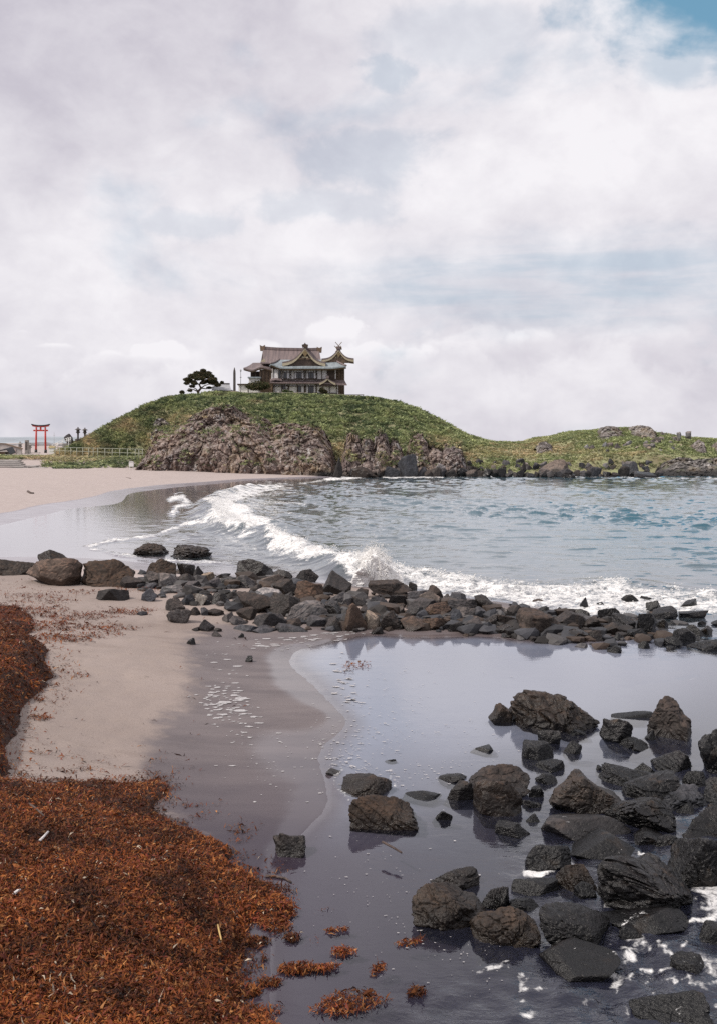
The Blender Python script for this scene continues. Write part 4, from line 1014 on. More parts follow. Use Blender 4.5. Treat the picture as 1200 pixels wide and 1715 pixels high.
# rubble in the gaps of the bar: gravel-sized, beyond counting
rng = np.random.default_rng(5)
def rubble(n, path, spread, smin, smax, name, label, tints, seed):
    rg = np.random.default_rng(seed)
    Vs = []; Fs = []; Cs = []; nv = 0
    shapes = [rock_shape(9000 + seed * 7 + i, 2, 7, 20, 0.08) for i in range(8)]
    path = np.array(path, float)
    for i in range(n):
        t = rg.uniform(0, len(path) - 1.001); k = int(t); f = t - k
        q = path[k] * (1 - f) + path[k + 1] * f
        px, py = q[0] + rg.normal() * spread[0], q[1] + rg.normal() * spread[1]
        D = CAMZ * FPX / (py - HY); x = (px - HX) * D / FPX
        z = float(groundz([x], [D], False)[0])
        D = (CAMZ - z) * FPX / (py - HY); x = (px - HX) * D / FPX; z = float(groundz([x], [D], False)[0])
        s = rg.uniform(smin, smax) * (0.6 + rg.random() ** 3)
        V, F = shapes[rg.integers(8)]
        a = rg.uniform(0, 6.28); ca, sa = math.cos(a), math.sin(a)
        V = V * np.array([s, s * rg.uniform(.6, 1), s * rg.uniform(.35, .7)])
        V = np.stack([V[:, 0] * ca - V[:, 1] * sa, V[:, 0] * sa + V[:, 1] * ca, V[:, 2]], -1) + (x, D, z + 0.2 * s)
        Vs.append(V); Fs.append(F + nv); nv += len(V)
        Cs.append(np.tile(np.array(TINT[tints[rg.integers(len(tints))]]) * rg.uniform(.7, 1.3), (len(V), 1)))
    me = np_mesh(name, np.concatenate(Vs), np.concatenate(Fs), False, colors=np.concatenate(Cs))
    return set_props(link(name, me, PEB), label, 'stones', kind='stuff')
PEB = vcol_mat('pebble_stone', 0.7, 0, 0.4, 0.25)
rubble(900, [(250, 972), (330, 985), (420, 995), (520, 1015), (620, 1030), (720, 1030), (820, 1040), (920, 1052), (1000, 1056), (1090, 1055)], (40, 13), 0.07, 0.24, 'rubble', 'small broken stones filling the gaps of the rock bar', 'dgsb', 1)
# ================================================================== seaweed heaps
WEED_A = [(-260, 1290), (0, 1292), (25, 1303), (60, 1306), (110, 1300), (190, 1299), (255, 1300), (289, 1310), (280, 1330), (268, 1345), (285, 1362), (330, 1385), (365, 1400), (397, 1417), (388, 1438), (420, 1455), (462, 1470), (480, 1500), (493, 1528), (470, 1542), (430, 1545), (402, 1560), (398, 1590), (382, 1615), (402, 1645), (408, 1680), (440, 1690), (475, 1720), (470, 1900), (-400, 1900)]
WEED_B = [(-150, 1005), (0, 1008), (40, 1018), (62, 1040), (50, 1060), (78, 1085), (74, 1105), (88, 1128), (78, 1150), (48, 1172), (30, 1200), (28, 1225), (12, 1250), (14, 1290), (0, 1300), (-260, 1295)]
WEED_SPOT = [(70, 1003, 60, 7, .35), (45, 1022, 75, 10, .9), (95, 1045, 60, 9, .8), (130, 1030, 65, 7, .65), (190, 1048, 45, 7, .6), (110, 1065, 60, 8, .7), (215, 1022, 45, 6, .8), (165, 1060, 40, 6, .35), (130, 990, 70, 4, .3), (250, 985, 60, 4, .35), (340, 990, 45, 4, .4), (395, 978, 25, 5, .4), (60, 995, 60, 4, .4), (135, 1128, 16, 4, .35), (70, 1198, 22, 5, .7), (75, 1255, 30, 5, .3), (110, 1285, 60, 5, .3), (65, 1168, 8, 3, .7),
             (490, 1567, 12, 6, .9), (582, 1594, 28, 12, 1), (505, 1618, 32, 10, 1), (545, 1622, 22, 7, 1), (445, 1640, 25, 7, .9), (425, 1570, 22, 8, .8), (440, 1600, 22, 6, .7), (632, 1638, 16, 10, .9), (695, 1692, 18, 10, .9), (565, 1562, 20, 4, .7), (690, 1597, 26, 5, .4), (420, 1655, 20, 8, .8), (600, 1690, 70, 20, .35), (595, 1115, 26, 6, .6), (612, 1108, 16, 3, .5), (585, 1125, 10, 4, .6), (345, 1349, 14, 3, .35), (395, 1388, 12, 4, .4), (330, 1345, 22, 4, .3)]
def weed_mask(px, py, wx, wy):
    nz = fbm(np.stack([wx * 1.6, wy * 1.6, wx * 0], -1), 4)
    a = poly_sd(px, py, WEED_A) + nz * 26; b_ = poly_sd(px, py * 1.0, WEED_B) + nz * 18
    return a, b_
yy2 = np.exp(np.linspace(math.log(3.0), math.log(27), 330)); xx2 = np.linspace(0, 1, 230)
wyv = np.repeat(yy2, len(xx2)); wxv = -0.62 * wyv - 2.5 + np.tile(xx2, len(yy2)) * (0.62 * wyv + 3.6)
wgz = groundz(wxv, wyv)
ppx, ppy = to_px(wxv, wyv, wgz + 0.04)
a, b_ = weed_mask(ppx, ppy, wxv, wyv)
thick = -0.03 + 0.10 * ramp(a, -4, 22) + 0.10 * ramp(a, 10, 160)
thick = np.maximum(thick, -0.03 + 0.12 * ramp(b_, -3, 10) + 0.24 * ramp(b_, 4, 40) * ramp(ppy, 1020, 1090))
lumps = fbm(np.stack([wxv * 1.3, wyv * 1.3, wxv * 0], -1), 4)
thick = thick + np.where(thick > 0.0, 0.05 * lumps + 0.018 * fbm(np.stack([wxv * 9, wyv * 9, wxv * 0], -1), 2), 0)
V = np.stack([wxv, wyv, wgz + thick], -1)
F = grid_faces(len(yy2), len(xx2)); F = F[(thick[F] > -0.029).any(1)]
WEEDB = plain('weed_mat_base', (0.055, 0.017, 0.007), 0.8, 8.0, 0.6, 0.8, 40, col2=(0.018, 0.007, 0.004), space='Object')
me = np_mesh('seaweed_heap', V, F)
set_props(link('seaweed_heap', me, WEEDB), 'thick rust brown seaweed heap washed up in the left foreground', 'seaweed', kind='stuff')
# fronds lying on the heap and strewn over the sand
rng = np.random.default_rng(21)
def weed_height(x, y):
    z0 = groundz(x, y); px, py = to_px(x, y, z0 + 0.04)
    a, b_ = weed_mask(px, py, x, y)
    t = -0.03 + 0.10 * ramp(a, -4, 22) + 0.10 * ramp(a, 10, 160)
    t = np.maximum(t, -0.03 + 0.12 * ramp(b_, -3, 10) + 0.24 * ramp(b_, 4, 40) * ramp(py, 1020, 1090))
    lum_ = fbm(np.stack([x * 1.3, y * 1.3, x * 0], -1), 4)
    t = t + np.where(t > 0.0, 0.05 * lum_ + 0.018 * fbm(np.stack([x * 9, y * 9, x * 0], -1), 2), 0)
    nz0 = fbm(np.stack([x * 3.1, y * 3.1, x * 0 + 1], -1), 3)
    dens = np.maximum(ramp(a, -6, 8), ramp(b_, -5, 6))
    dens = np.maximum(dens, 0.16 * ramp(a, -70, -5) * ramp(nz0, -.1, .25) + 0.45 * ramp(a, -16, -4) * ramp(nz0, -.2, .2) + 0.10 * ramp(b_, -60, -5))
    nz = fbm(np.stack([x * 2.2, y * 4.0, x * 0 + 3], -1), 3)
    for (cx_, cy_, rx, ry, k) in WEED_SPOT:
        dens = np.maximum(dens, k * ramp(((px - cx_) / rx) ** 2 + ((py - cy_) / ry) ** 2 + nz * 2.2, 1.3, 0.2))
    return z0, np.maximum(t, 0.0), dens, px, py
n = 420000
y_ = np.exp(rng.triangular(math.log(5.2), math.log(6.5), math.log(27), n))
x_ = -0.45 * y_ + rng.uniform(0, 1, n) * (0.45 * y_ + np.where(y_ < 12, 1.3, 0.5))
z0, t, dens, fpx, fpy = weed_height(x_, y_)
keep = (rng.uniform(0, 1, n) < dens * np.clip(0.10 + (9 / y_) ** 0.6 * 0.9, 0.25, 1)) & (fpx > -160)
x_, y_, z0, t, dens, fpx, fpy = [q[keep] for q in (x_, y_, z0, t, dens, fpx, fpy)]
n = 60000
yb2 = rng.uniform(12.5, 27, n); xb2 = -0.40 * yb2 + rng.uniform(0, 1, n) * 0.30 * yb2
zb2, tb2, db2, pb2, qb2 = weed_height(xb2, yb2)
keep = rng.uniform(0, 1, n) < np.clip(db2 * 1.3, 0, 1)
x_, y_, z0, t, dens, fpx, fpy = [np.concatenate([u_, v_[keep]]) for u_, v_ in ((x_, xb2), (y_, yb2), (z0, zb2), (t, tb2), (dens, db2), (fpx, pb2), (fpy, qb2))]
n = 60000
yb2 = rng.uniform(6.4, 8.6, n); xb2 = rng.uniform(-1.3, 0.8, n)
zb2, tb2, db2, pb2, qb2 = weed_height(xb2, yb2)
keep = (rng.uniform(0, 1, n) < db2) & (tb2 < 0.01)
x_, y_, z0, t, dens, fpx, fpy = [np.concatenate([u_, v_[keep]]) for u_, v_ in ((x_, xb2), (y_, yb2), (z0, zb2 + rng.uniform(0, .02, n) * db2), (t, tb2), (dens, db2), (fpx, pb2), (fpy, qb2))]
def fronds(x, y, z, rng, lmin, lmax, tilt):
    n = len(x); ang = rng.uniform(0, 2 * np.pi, n); L = rng.uniform(lmin, lmax, n) * np.clip(y / 11, 1, 1.6) * (0.6 + rng.random(n) ** 2); Wd = L * rng.uniform(0.045, 0.14, n)
    d1 = np.stack([np.cos(ang), np.sin(ang), rng.normal(0, tilt, n)], -1); sd = np.stack([-np.sin(ang), np.cos(ang), rng.normal(0, tilt * 1.3, n)], -1)
    c = np.stack([x, y, z], -1)
    bend = np.zeros((n, 3)); bend[:, 2] = L * rng.uniform(-0.1, 0.35, n)
    a = c - d1 * L[:, None] * .5; e = c + d1 * L[:, None] * .5 + sd * (L * rng.normal(0, .25, n))[:, None]; m_ = c + bend
    w = sd * Wd[:, None]
    V = np.stack([a, m_ - w, e, m_ + w], 1).reshape(-1, 3)
    V2 = V.reshape(-1, 4, 3)
    F = np.arange(n * 4).reshape(-1, 4)
    F = np.concatenate([F[:, [0, 1, 3]], F[:, [1, 2, 3]]])
    return V, F
pal = np.array([[0.155, 0.041, 0.010], [0.215, 0.070, 0.017], [0.095, 0.022, 0.008], [0.29, 0.13, 0.045], [0.025, 0.008, 0.005], [0.14, 0.030, 0.017]])
V, F = fronds(x_, y_, np.maximum(z0, 0.001) + t + rng.uniform(0.002, 0.022, len(x_)), rng, 0.018, 0.058, 0.5)
ci = rng.choice(6, len(x_), p=[.30, .22, .2, .07, .13, .08])
col = pal[ci] * rng.uniform(0.7, 1.35, (len(x_), 1))
patch_ = fbm(np.stack([x_ * 1.7, y_ * 1.7, x_ * 0 + 6], -1), 4)
col = col * np.clip(1.0 + 1.7 * patch_, 0.35, 1.7)[:, None]
back = ramp(fpy, 1130, 1010)[:, None]
col = col * (1 - 0.35 * back) + np.array([0.15, 0.05, 0.035]) * 0.35 * back
hot = rng.random(len(x_)) < 0.010
col[hot] = rng.uniform(0.35, 0.6, (hot.sum(), 1)) * np.array([1, 0.82, 0.62])
me = np_mesh('seaweed_fronds', V, F, False, colors=np.repeat(col, 4, 0))
WEEDM = vcol_mat('seaweed_frond', 0.62, 0.15, 0.22)
set_props(link('seaweed_fronds', me, WEEDM), 'loose rust red seaweed fronds strewn over heap and sand', 'seaweed', kind='stuff')
# dark specks and scraps lined up by the last tide
n = 6000
y_ = np.exp(rng.uniform(math.log(7), math.log(26), n)); x_ = -0.38 * y_ + rng.uniform(0, 1, n) * (0.32 * y_)
gz_ = groundz(x_, y_); qx, qy = to_px(x_, y_, gz_)
nz = fbm(np.stack([x_ * 1.1 + 5, y_ * 2.5 + x_, x_ * 0], -1), 4)
keep = (nz > 0.22) & (qx > -100) & (qx < 420) & (gz_ > 0.03) & (rng.random(n) < 0.5)
x_, y_, gz_ = x_[keep], y_[keep], gz_[keep]
V, F = fronds(x_, y_, gz_ + 0.008, rng, 0.02, 0.09, 0.12)
me = np_mesh('tide_scraps', V, F, False, colors=np.repeat(pal[rng.choice([0, 2, 4, 4, 5], len(x_))] * 0.8, 4, 0))
set_props(link('tide_scraps', me, WEEDM), 'dark weed scraps in faint tide lines on the sand', 'debris', kind='stuff')
# driftwood sticks, each a thing
DRIFT = plain('driftwood', (0.10, 0.07, 0.06), 0.85, 14, 0.5, 0.5); DRIFT_PALE = plain('bleached_wood', (0.62, 0.58, 0.56), 0.8, 14, 0.2); REED = plain('straw_reed', (0.50, 0.34, 0.13), 0.8, 14, 0.2)
def stick(pts, r, mat, label, lift=0.03):
    P = []
    for (px, py) in pts:
        q = on(px, py, 0.15)
        for _ in range(4):
            z0_, t_, _, _, _ = weed_height(np.array([q[0]]), np.array([q[1]])); q = on(px, py, float(z0_[0] + t_[0]) + lift)
        P.append(q)
    c = P[0].copy(); c[2] -= lift
    mb = MB().tube([p - c for p in P], [r * (1 - 0.12 * i) for i in range(len(P))], 6)
    o = mb.build('driftwood_stick', mat, smooth=True); o.location = c
    set_props(o, label, 'driftwood')
stick([(48, 1346), (58, 1352), (66, 1359), (75, 1367)], 0.012, DRIFT, 'dark bent driftwood stick lying on the seaweed heap')
stick([(67, 1408), (73, 1402), (81, 1393)], 0.013, DRIFT_PALE, 'short bleached stick on the seaweed, the upper white one')
stick([(24, 1497), (30, 1492), (35, 1491)], 0.014, DRIFT_PALE, 'small bleached scrap on the seaweed near left edge')
stick([(365, 1549), (368, 1562), (371, 1574)], 0.008, REED, 'yellow straw stalk on the right of the seaweed heap', 0.045)
stick([(445, 1467), (462, 1468), (478, 1471), (488, 1478)], 0.014, DRIFT, 'black curved twig on wet sand by the seaweed tip', 0.01)
stick([(640, 1410), (655, 1418), (672, 1428)], 0.012, DRIFT, 'dark stick poking from the pool below the reflecting boulder', 0.20)
stick([(47, 823), (52, 826), (57, 826)], 0.09, DRIFT, 'dark driftwood branch on the far beach', 0.05)
stick([(212, 801), (219, 802)], 0.10, DRIFT, 'dark lump of driftwood on far sand below white box', 0.05)
# ================================================================== foam flecks on pool and wet sand
rng = np.random.default_rng(31)
FX = []
def fleck_zone(n, path, sx, sy, smin, smax):
    path = np.array(path, float)
    t = rng.uniform(0, len(path) - 1.0001, n); k = t.astype(int); f = (t - k)[:, None]
    q = path[k] * (1 - f) + path[k + 1] * f
    q = q + rng.normal(0, 1, (n, 2)) * [sx, sy]
    D = CAMZ * FPX / (q[:, 1] - HY); x = (q[:, 0] - HX) * D / FPX
    z = np.maximum(groundz(x, D), 0.0)
    D = (CAMZ - z) * FPX / (q[:, 1] - HY); x = (q[:, 0] - HX) * D / FPX
    FX.append(np.stack([x, D, np.maximum(groundz(x, D), 0.002) + 0.005, rng.uniform(smin, smax, n) * (0.5 + rng.random(n) ** 2)], -1))
fleck_zone(70, [(365, 1085), (395, 1120), (380, 1160), (370, 1180), (390, 1215), (400, 1240)], 14, 10, .012, .06)
fleck_zone(40, [(350, 1180), (390, 1190), (440, 1215)], 18, 12, .01, .05)
fleck_zone(45, [(355, 1178), (375, 1168), (395, 1160)], 22, 14, .015, .07)
fleck_zone(110, [(430, 1085), (480, 1075), (560, 1062), (600, 1058)], 22, 5, .015, .055)
fleck_zone(40, [(560, 1110), (575, 1150), (590, 1180)], 10, 12, .012, .06)
fleck_zone(300, [(580, 1150), (620, 1200), (600, 1250), (560, 1260)], 45, 38, .005, .018)
fleck_zone(260, [(640, 1150), (700, 1230), (760, 1250)], 70, 45, .004, .014)
fleck_zone(110, [(550, 1235), (560, 1270), (600, 1290)], 16, 14, .006, .022)
fleck_zone(50, [(640, 1290), (660, 1305), (720, 1295), (780, 1280)], 22, 8, .006, .02)
fleck_zone(60, [(600, 1410), (640, 1480), (680, 1500)], 70, 35, .004, .011)
fleck_zone(60, [(420, 1240), (470, 1270), (440, 1300)], 40, 25, .005, .02)
fleck_zone(80, [(640, 1520), (700, 1600), (850, 1640)], 60, 30, .003, .009)
FX = np.concatenate(FX)
n = len(FX); ns = 8
ang = np.linspace(0, 2 * np.pi, ns, endpoint=False)[None] + rng.uniform(0, .5, (n, 1))
rad = FX[:, 3:4] * rng.uniform(0.45, 1.2, (n, ns))
V = np.stack([FX[:, 0:1] + rad * np.cos(ang) * rng.uniform(0.8, 1.9, (n, 1)), FX[:, 1:2] + rad * np.sin(ang) * 0.9, np.repeat(FX[:, 2:3], ns, 1)], -1).reshape(-1, 3)
F = np.arange(n * ns).reshape(n, ns)
FOAMW = plain('foam_white', (0.78, 0.77, 0.75), 0.8, 30, 0.1); FOAMT = plain('thin_foam', (0.44, 0.42, 0.42), 0.7, 60, 0.4)
me = np_mesh('foam_flecks', V, F, False)
set_props(link('foam_flecks', me, FOAMT), 'scattered white foam flecks floating on the pool and wet sand', 'foam', kind='stuff')
# ================================================================== spray and lumpy foam
rng = np.random.default_rng(41)
OCT = np.array([[1, 0, 0], [-1, 0, 0], [0, 1, 0], [0, -1, 0], [0, 0, 1], [0, 0, -1]], float); OF = np.array([[0, 2, 4], [2, 1, 4], [1, 3, 4], [3, 0, 4], [2, 0, 5], [1, 2, 5], [3, 1, 5], [0, 3, 5]])
def drops(P, s):
    n = len(P); V = (P[:, None] + OCT[None] * (s[:, None, None] * rng.uniform(.6, 1.3, (n, 6, 1)))).reshape(-1, 3)
    return V, (OF[None] + (np.arange(n) * 6)[:, None, None]).reshape(-1, 3)
# burst over the splash rock
c = np.array(SPL.location); 
me_s = SPL.data; vs = np.array([v.co[:] for v in me_s.vertices]) + c; nn = np.array([v.normal[:] for v in me_s.vertices])
front = vs[:, 2] > 0.0
vs, nn = vs[front], nn[front]
vmax = vs[:, 2].max()
pick = rng.integers(0, len(vs), 2500); ss = vs[pick]
lx = (ss[:, 0] - c[0]) + 0.12
ss = ss[rng.random(len(ss)) < np.exp(-(lx / 0.40) ** 2) * (0.3 + ss[:, 2] / vmax)]
P1 = ss + rng.normal(0, .04, ss.shape)
k = rng.integers(0, len(vs), 16000); top = vs[k]; lx = top[:, 0] - c[0] + 0.15
top = top[(top[:, 2] > 0.5 * vmax) & (rng.random(len(top)) < np.exp(-(lx / 0.42) ** 2))][:2600]
P2 = top + np.stack([rng.normal(-.03, .10, len(top)), rng.normal(0, .16, len(top)), rng.exponential(.09, len(top))], -1)
P = np.concatenate([P1, P2]); s = np.concatenate([rng.uniform(.01, .03, len(P1)), rng.uniform(.004, .014, len(P2))])
V1, F1 = drops(P, s)
me = np_mesh('wave_splash', V1, F1, True)
set_props(link('wave_splash', me, FOAMW), 'white burst of spray over the rock behind the bar', 'splash', kind='stuff')
# crest lumps: follow the foam of the breaker and the surf
Vsea = np.stack([swx, swy, swz], -1)
w = np.where((swy > 22) & (swy < 75) & (foam > 0.55), foam, 0) * (0.15 + np.exp(-(np.minimum(bd, bd3) / 0.8) ** 2)) * (swy / 30) ** 1.2
w = w / w.sum()
idx = rng.choice(len(w), 5000, p=w)
P = Vsea[idx] + rng.normal(0, 1, (len(idx), 3)) * np.array([.12, .18, .0]); P[:, 2] += rng.exponential(0.035, len(idx)) * (0.5 + 0.6 * (np.abs(perlin(P * 0.7)) * 2))
V1, F1 = drops(P, rng.uniform(.008, .030, len(P)) * (P[:, 1] / 35) ** 0.5)
me = np_mesh('surf_spray', V1, F1, True)
set_props(link('surf_spray', me, FOAMW), 'tumbling white surf along the breaker and behind the rock bar', 'foam', kind='stuff')
# ================================================================== cliffs below the shrine
m, T, out = mat_new('cliff_rock')
tc = T.add('ShaderNodeNewGeometry'); pos = tc.outputs['Position']
sx = T.add('ShaderNodeSeparateXYZ'); T.l.new(pos, sx.inputs[0])
nA = T.noise(pos, 0.45, 6, 0.62); nB = T.noise(pos, 1.8, 6, 0.65); nC = T.noise(pos, 7.0, 5, 0.65)
nS = T.noise(T.mapping(pos, (1, 1, 0.16)), 1.3, 6, 0.62)
oi = T.add('ShaderNodeObjectInfo')
c = T.mix(T.smooth(nB, 0.3, 0.7), (0.55, 0.52, 0.52), (1.7, 1.62, 1.6))
c = T.mix(1.0, oi.outputs['Color'], c, 'MULTIPLY')
c = T.mix(T.smooth(nA, 0.48, 0.66, 0, 0.75), c, (0.235, 0.175, 0.105))        # ochre lichen and dry moss
c = T.mix(1.0, c, T.mix(T.smooth(T.noise(pos, 0.16, 4, 0.6, 0.5), 0.36, 0.64), (0.52, 0.48, 0.50), (1.22, 1.18, 1.12)), 'MULTIPLY')
c = T.mix(T.smooth(nC, 0.55, 0.8, 0, 0.4), c, (0.30, 0.27, 0.25))
c = T.mix(T.smooth(T.math('ADD', nS, T.math('MULTIPLY', T.math('SUBTRACT', nC, .5), .25)), 0.585, 0.67, 0, 0.8), c, (0.60, 0.57, 0.55))   # bird lime running down
nG = T.noise(pos, 0.8, 5, 0.6)
gz0 = T.add('ShaderNodeSeparateXYZ'); T.l.new(tc.outputs['Normal'], gz0.inputs[0])
c = T.mix(T.math('MULTIPLY', T.smooth(gz0.outputs[2], 0.30, 0.8), T.smooth(nB, 0.42, 0.62, 0, 0.65)), c, (0.34, 0.31, 0.29))     # lichen on upward faces
gz_n = T.add('ShaderNodeSeparateXYZ'); T.l.new(tc.outputs['Normal'], gz_n.inputs[0])
c = T.mix(T.math('MULTIPLY', T.smooth(nG, 0.55, 0.66), T.smooth(gz_n.outputs[2], 0.25, 0.7, 0, 0.6)), c, (0.15, 0.165, 0.08))  # plants on ledges
wl = T.smooth(T.math('ADD', sx.outputs[2], T.math('MULTIPLY', nB, -1.2)), 0.35, -0.25)
c = T.mix(T.math('MULTIPLY', wl, T.smooth(sx.outputs[0], -8, -4)), c, (0.03, 0.027, 0.026))   # tide-black foot on the sea side
b = T.add('ShaderNodeBsdfPrincipled'); T.l.new(c, b.inputs['Base Color']); b.inputs['Roughness'].default_value = 0.85
T.l.new(T.bump(T.math('ADD', nB, T.math('MULTIPLY', nC, 0.6)), 0.9, 0.35), b.inputs['Normal'])
T.l.new(b.outputs[0], out.inputs[0])
CLIFF = m
CLIFF_TOPS = []
def cliff(name, prof, base, D0, D1, tint, label, seed, amp=1.0, back=9.0, cat='cliff', nu=260, nv=120, zf=1.0):
    """prof: skyline of the crag in photograph pixels; stands from D0 at its foot to D1 at its brow, then runs back into the hill"""
    pr = np.array(prof, float)
    u = np.linspace(pr[0, 0], pr[-1, 0], nu); ytop = np.interp(u, pr[:, 0], pr[:, 1]); yb = np.interp(u, [pr[0, 0], pr[-1, 0]], base)
    v = np.linspace(0, 1.45, nv)
    U, Vv = np.meshgrid(u, v); Yt = np.tile(ytop, (nv, 1)); Yb = np.tile(yb, (nv, 1))
    t = np.clip(Vv, 0, 1)
    D = D0 + (D1 - D0) * (0.18 * t + 0.82 * t ** 2.2)
    zt = CAMZ + (HY - Yt) * D1 / FPX; zb = CAMZ + (HY - Yb) * D0 / FPX - 0.7
    Z = zb + (zt - zb) * (1 - (1 - t) ** 1.15)
    over = np.clip(Vv - 1, 0, 1) / 0.45
    D = D + over * back; Z = Z - (over ** 1.4) * np.maximum(zt - zb, 0) * 0.55
    X = (U - HX) * (D0 * (1 - t) + D1 * t) / FPX
    P = np.stack([X.ravel(), D.ravel(), Z.ravel()], -1)
    o_ = np.array([seed * 3.7, seed * 1.3, 0])
    f1, f2, cid = worley(P * np.array([0.85, 0.6, 0.45]) + o_)
    g1, g2, cid2 = worley(P * np.array([2.1, 1.6, 1.3]) + o_)
    h1, h2, cid3 = worley(P * np.array([0.30, 0.3, 0.22]) + o_ + 7)
    wv = 0.55 + 0.9 * fbm(P * 0.25 + 3, 2)
    dsp = amp * (1.5 * fbm(P * np.array([.30, .3, .15]) + o_, 4) + 1.0 * (cid3 - .5) * ramp(h2 - h1, 0, .25) + wv * (0.6 * (cid - .5) * ramp(f2 - f1, 0, .3) - .45 * ramp(f2 - f1, .10, 0)) + .40 * (cid2 - .5) * ramp(g2 - g1, 0, .2) - .20 * ramp(g2 - g1, .12, 0) + .55 * fbm(P * np.array([1.0, 1.0, .5]) + o_, 5, ridged=True))
    edge = ramp((U.ravel() - pr[0, 0]) / (pr[-1, 0] - pr[0, 0]), 0, .04) * ramp((pr[-1, 0] - U.ravel()) / (pr[-1, 0] - pr[0, 0]), 0, .04)
    P[:, 1] -= dsp * (0.5 + 0.5 * edge)
    P[:, 2] += dsp * 0.30 * ramp(t.ravel(), 0.55, 1)
    P[:, 0] += amp * 0.25 * fbm(P * 0.9 + 31, 3)
    gv = P.reshape(nv, nu, 3); nn_ = np.cross(gv[1:, :-1] - gv[:-1, :-1], gv[:-1, 1:] - gv[:-1, :-1]).reshape(-1, 3); nn_ /= np.linalg.norm(nn_, axis=1)[:, None] + 1e-9
    CLIFF_TOPS.append((gv[:-1, :-1].reshape(-1, 3), np.abs(nn_[:, 2]), np.tile(v[:-1, None], (1, nu - 1)).ravel()))
    org = np.array([P[:, 0].mean(), P[:, 1].mean(), P[:, 2].min()])
    me = np_mesh(name, P - org, grid_faces(nv, nu)[:, ::-1] if False else grid_faces(nv, nu), False)
    o = link(name, me, CLIFF, loc=org); o.color = (*tint, 1)
    return set_props(o, label, cat)
cliff('cliff', [(228, 792), (236, 775), (247, 758), (260, 737), (270, 722), (288, 713), (300, 706), (322, 698), (340, 690), (356, 685), (375, 681), (392, 682), (408, 690), (430, 697), (447, 703), (456, 712), (470, 711), (482, 709), (498, 709), (508, 715), (520, 710), (532, 713), (545, 727), (555, 745), (560, 768), (570, 784), (582, 797)], (789, 803), 113.5, 121.5, (0.225, 0.178, 0.155), 'long brown rock cliff with pale streaks rising from the beach', 1, 1.05)
# pinnacles and crags right of the long cliff, each its own rock mass
CR = [([(566, 800), (572, 770), (578, 742), (582, 724), (587, 719), (594, 720), (600, 727), (604, 737), (609, 732), (616, 731), (621, 738), (626, 744), (630, 728), (636, 719), (643, 720), (648, 729), (652, 742), (657, 734), (664, 735), (670, 746), (680, 775), (690, 798)], 112.5, 'jagged crag with two pale peaks next to the long cliff'),
      ([(672, 795), (680, 760), (685, 738), (690, 730), (698, 727), (706, 728), (713, 736), (716, 748), (724, 745), (733, 744), (740, 750), (744, 742), (752, 739), (763, 737), (770, 742), (774, 760), (782, 785)], 115.5, 'lower broken crag at the foot of the green slope, right one')]
for i, (pf, D0, lab) in enumerate(CR):
    cliff('crag', pf, (pf[0][1] + 2, pf[-1][1] + 2), D0, D0 + 5, (0.20, 0.162, 0.148), lab, 10 + i, 1.0, 6, 'crag', 150, 80)
for pf, D0, D1, lab, tn, sd in [([(990, 735), (998, 725), (1004, 717), (1014, 714), (1026, 715), (1034, 720), (1046, 732)], 133, 139, 'left of the two rocky knobs on the headland skyline', (.16, .155, .145), 31), ([(1040, 738), (1047, 722), (1054, 715), (1070, 712), (1084, 713), (1090, 719), (1094, 736)], 133, 139, 'right of the two rocky knobs on the headland skyline', (.17, .16, .15), 32),
        ([(1085, 800), (1096, 786), (1112, 774), (1135, 768), (1160, 772), (1182, 769), (1230, 768), (1270, 800)], 115, 121, 'low black sea rock wall at the right edge of headland', (.045, .043, .042), 33), ([(1150, 772), (1158, 745), (1168, 736), (1176, 740), (1184, 770)], 124, 129, 'grey rock rib with white streaks near right edge, left one', (.20, .185, .175), 34), ([(1186, 772), (1194, 745), (1204, 737), (1216, 742), (1222, 770)], 124, 129, 'grey rock rib with white streaks cut by right edge', (.20, .185, .175), 35),
        ([(254, 728), (258, 710), (264, 702), (272, 700), (282, 708), (288, 722)], 124, 127, 'dark rock head left above the long cliff', (.08, .07, .065), 36), ([(895, 752), (902, 743), (912, 740), (920, 744), (926, 752)], 130, 134, 'small grey outcrop at the left end of headland', (.17, .16, .15), 37)]:
    cliff('crag', pf, (pf[0][1] + 3, pf[-1][1] + 3), D0, D1, tn, lab, sd, 0.8, 4, 'crag', 90, 60)
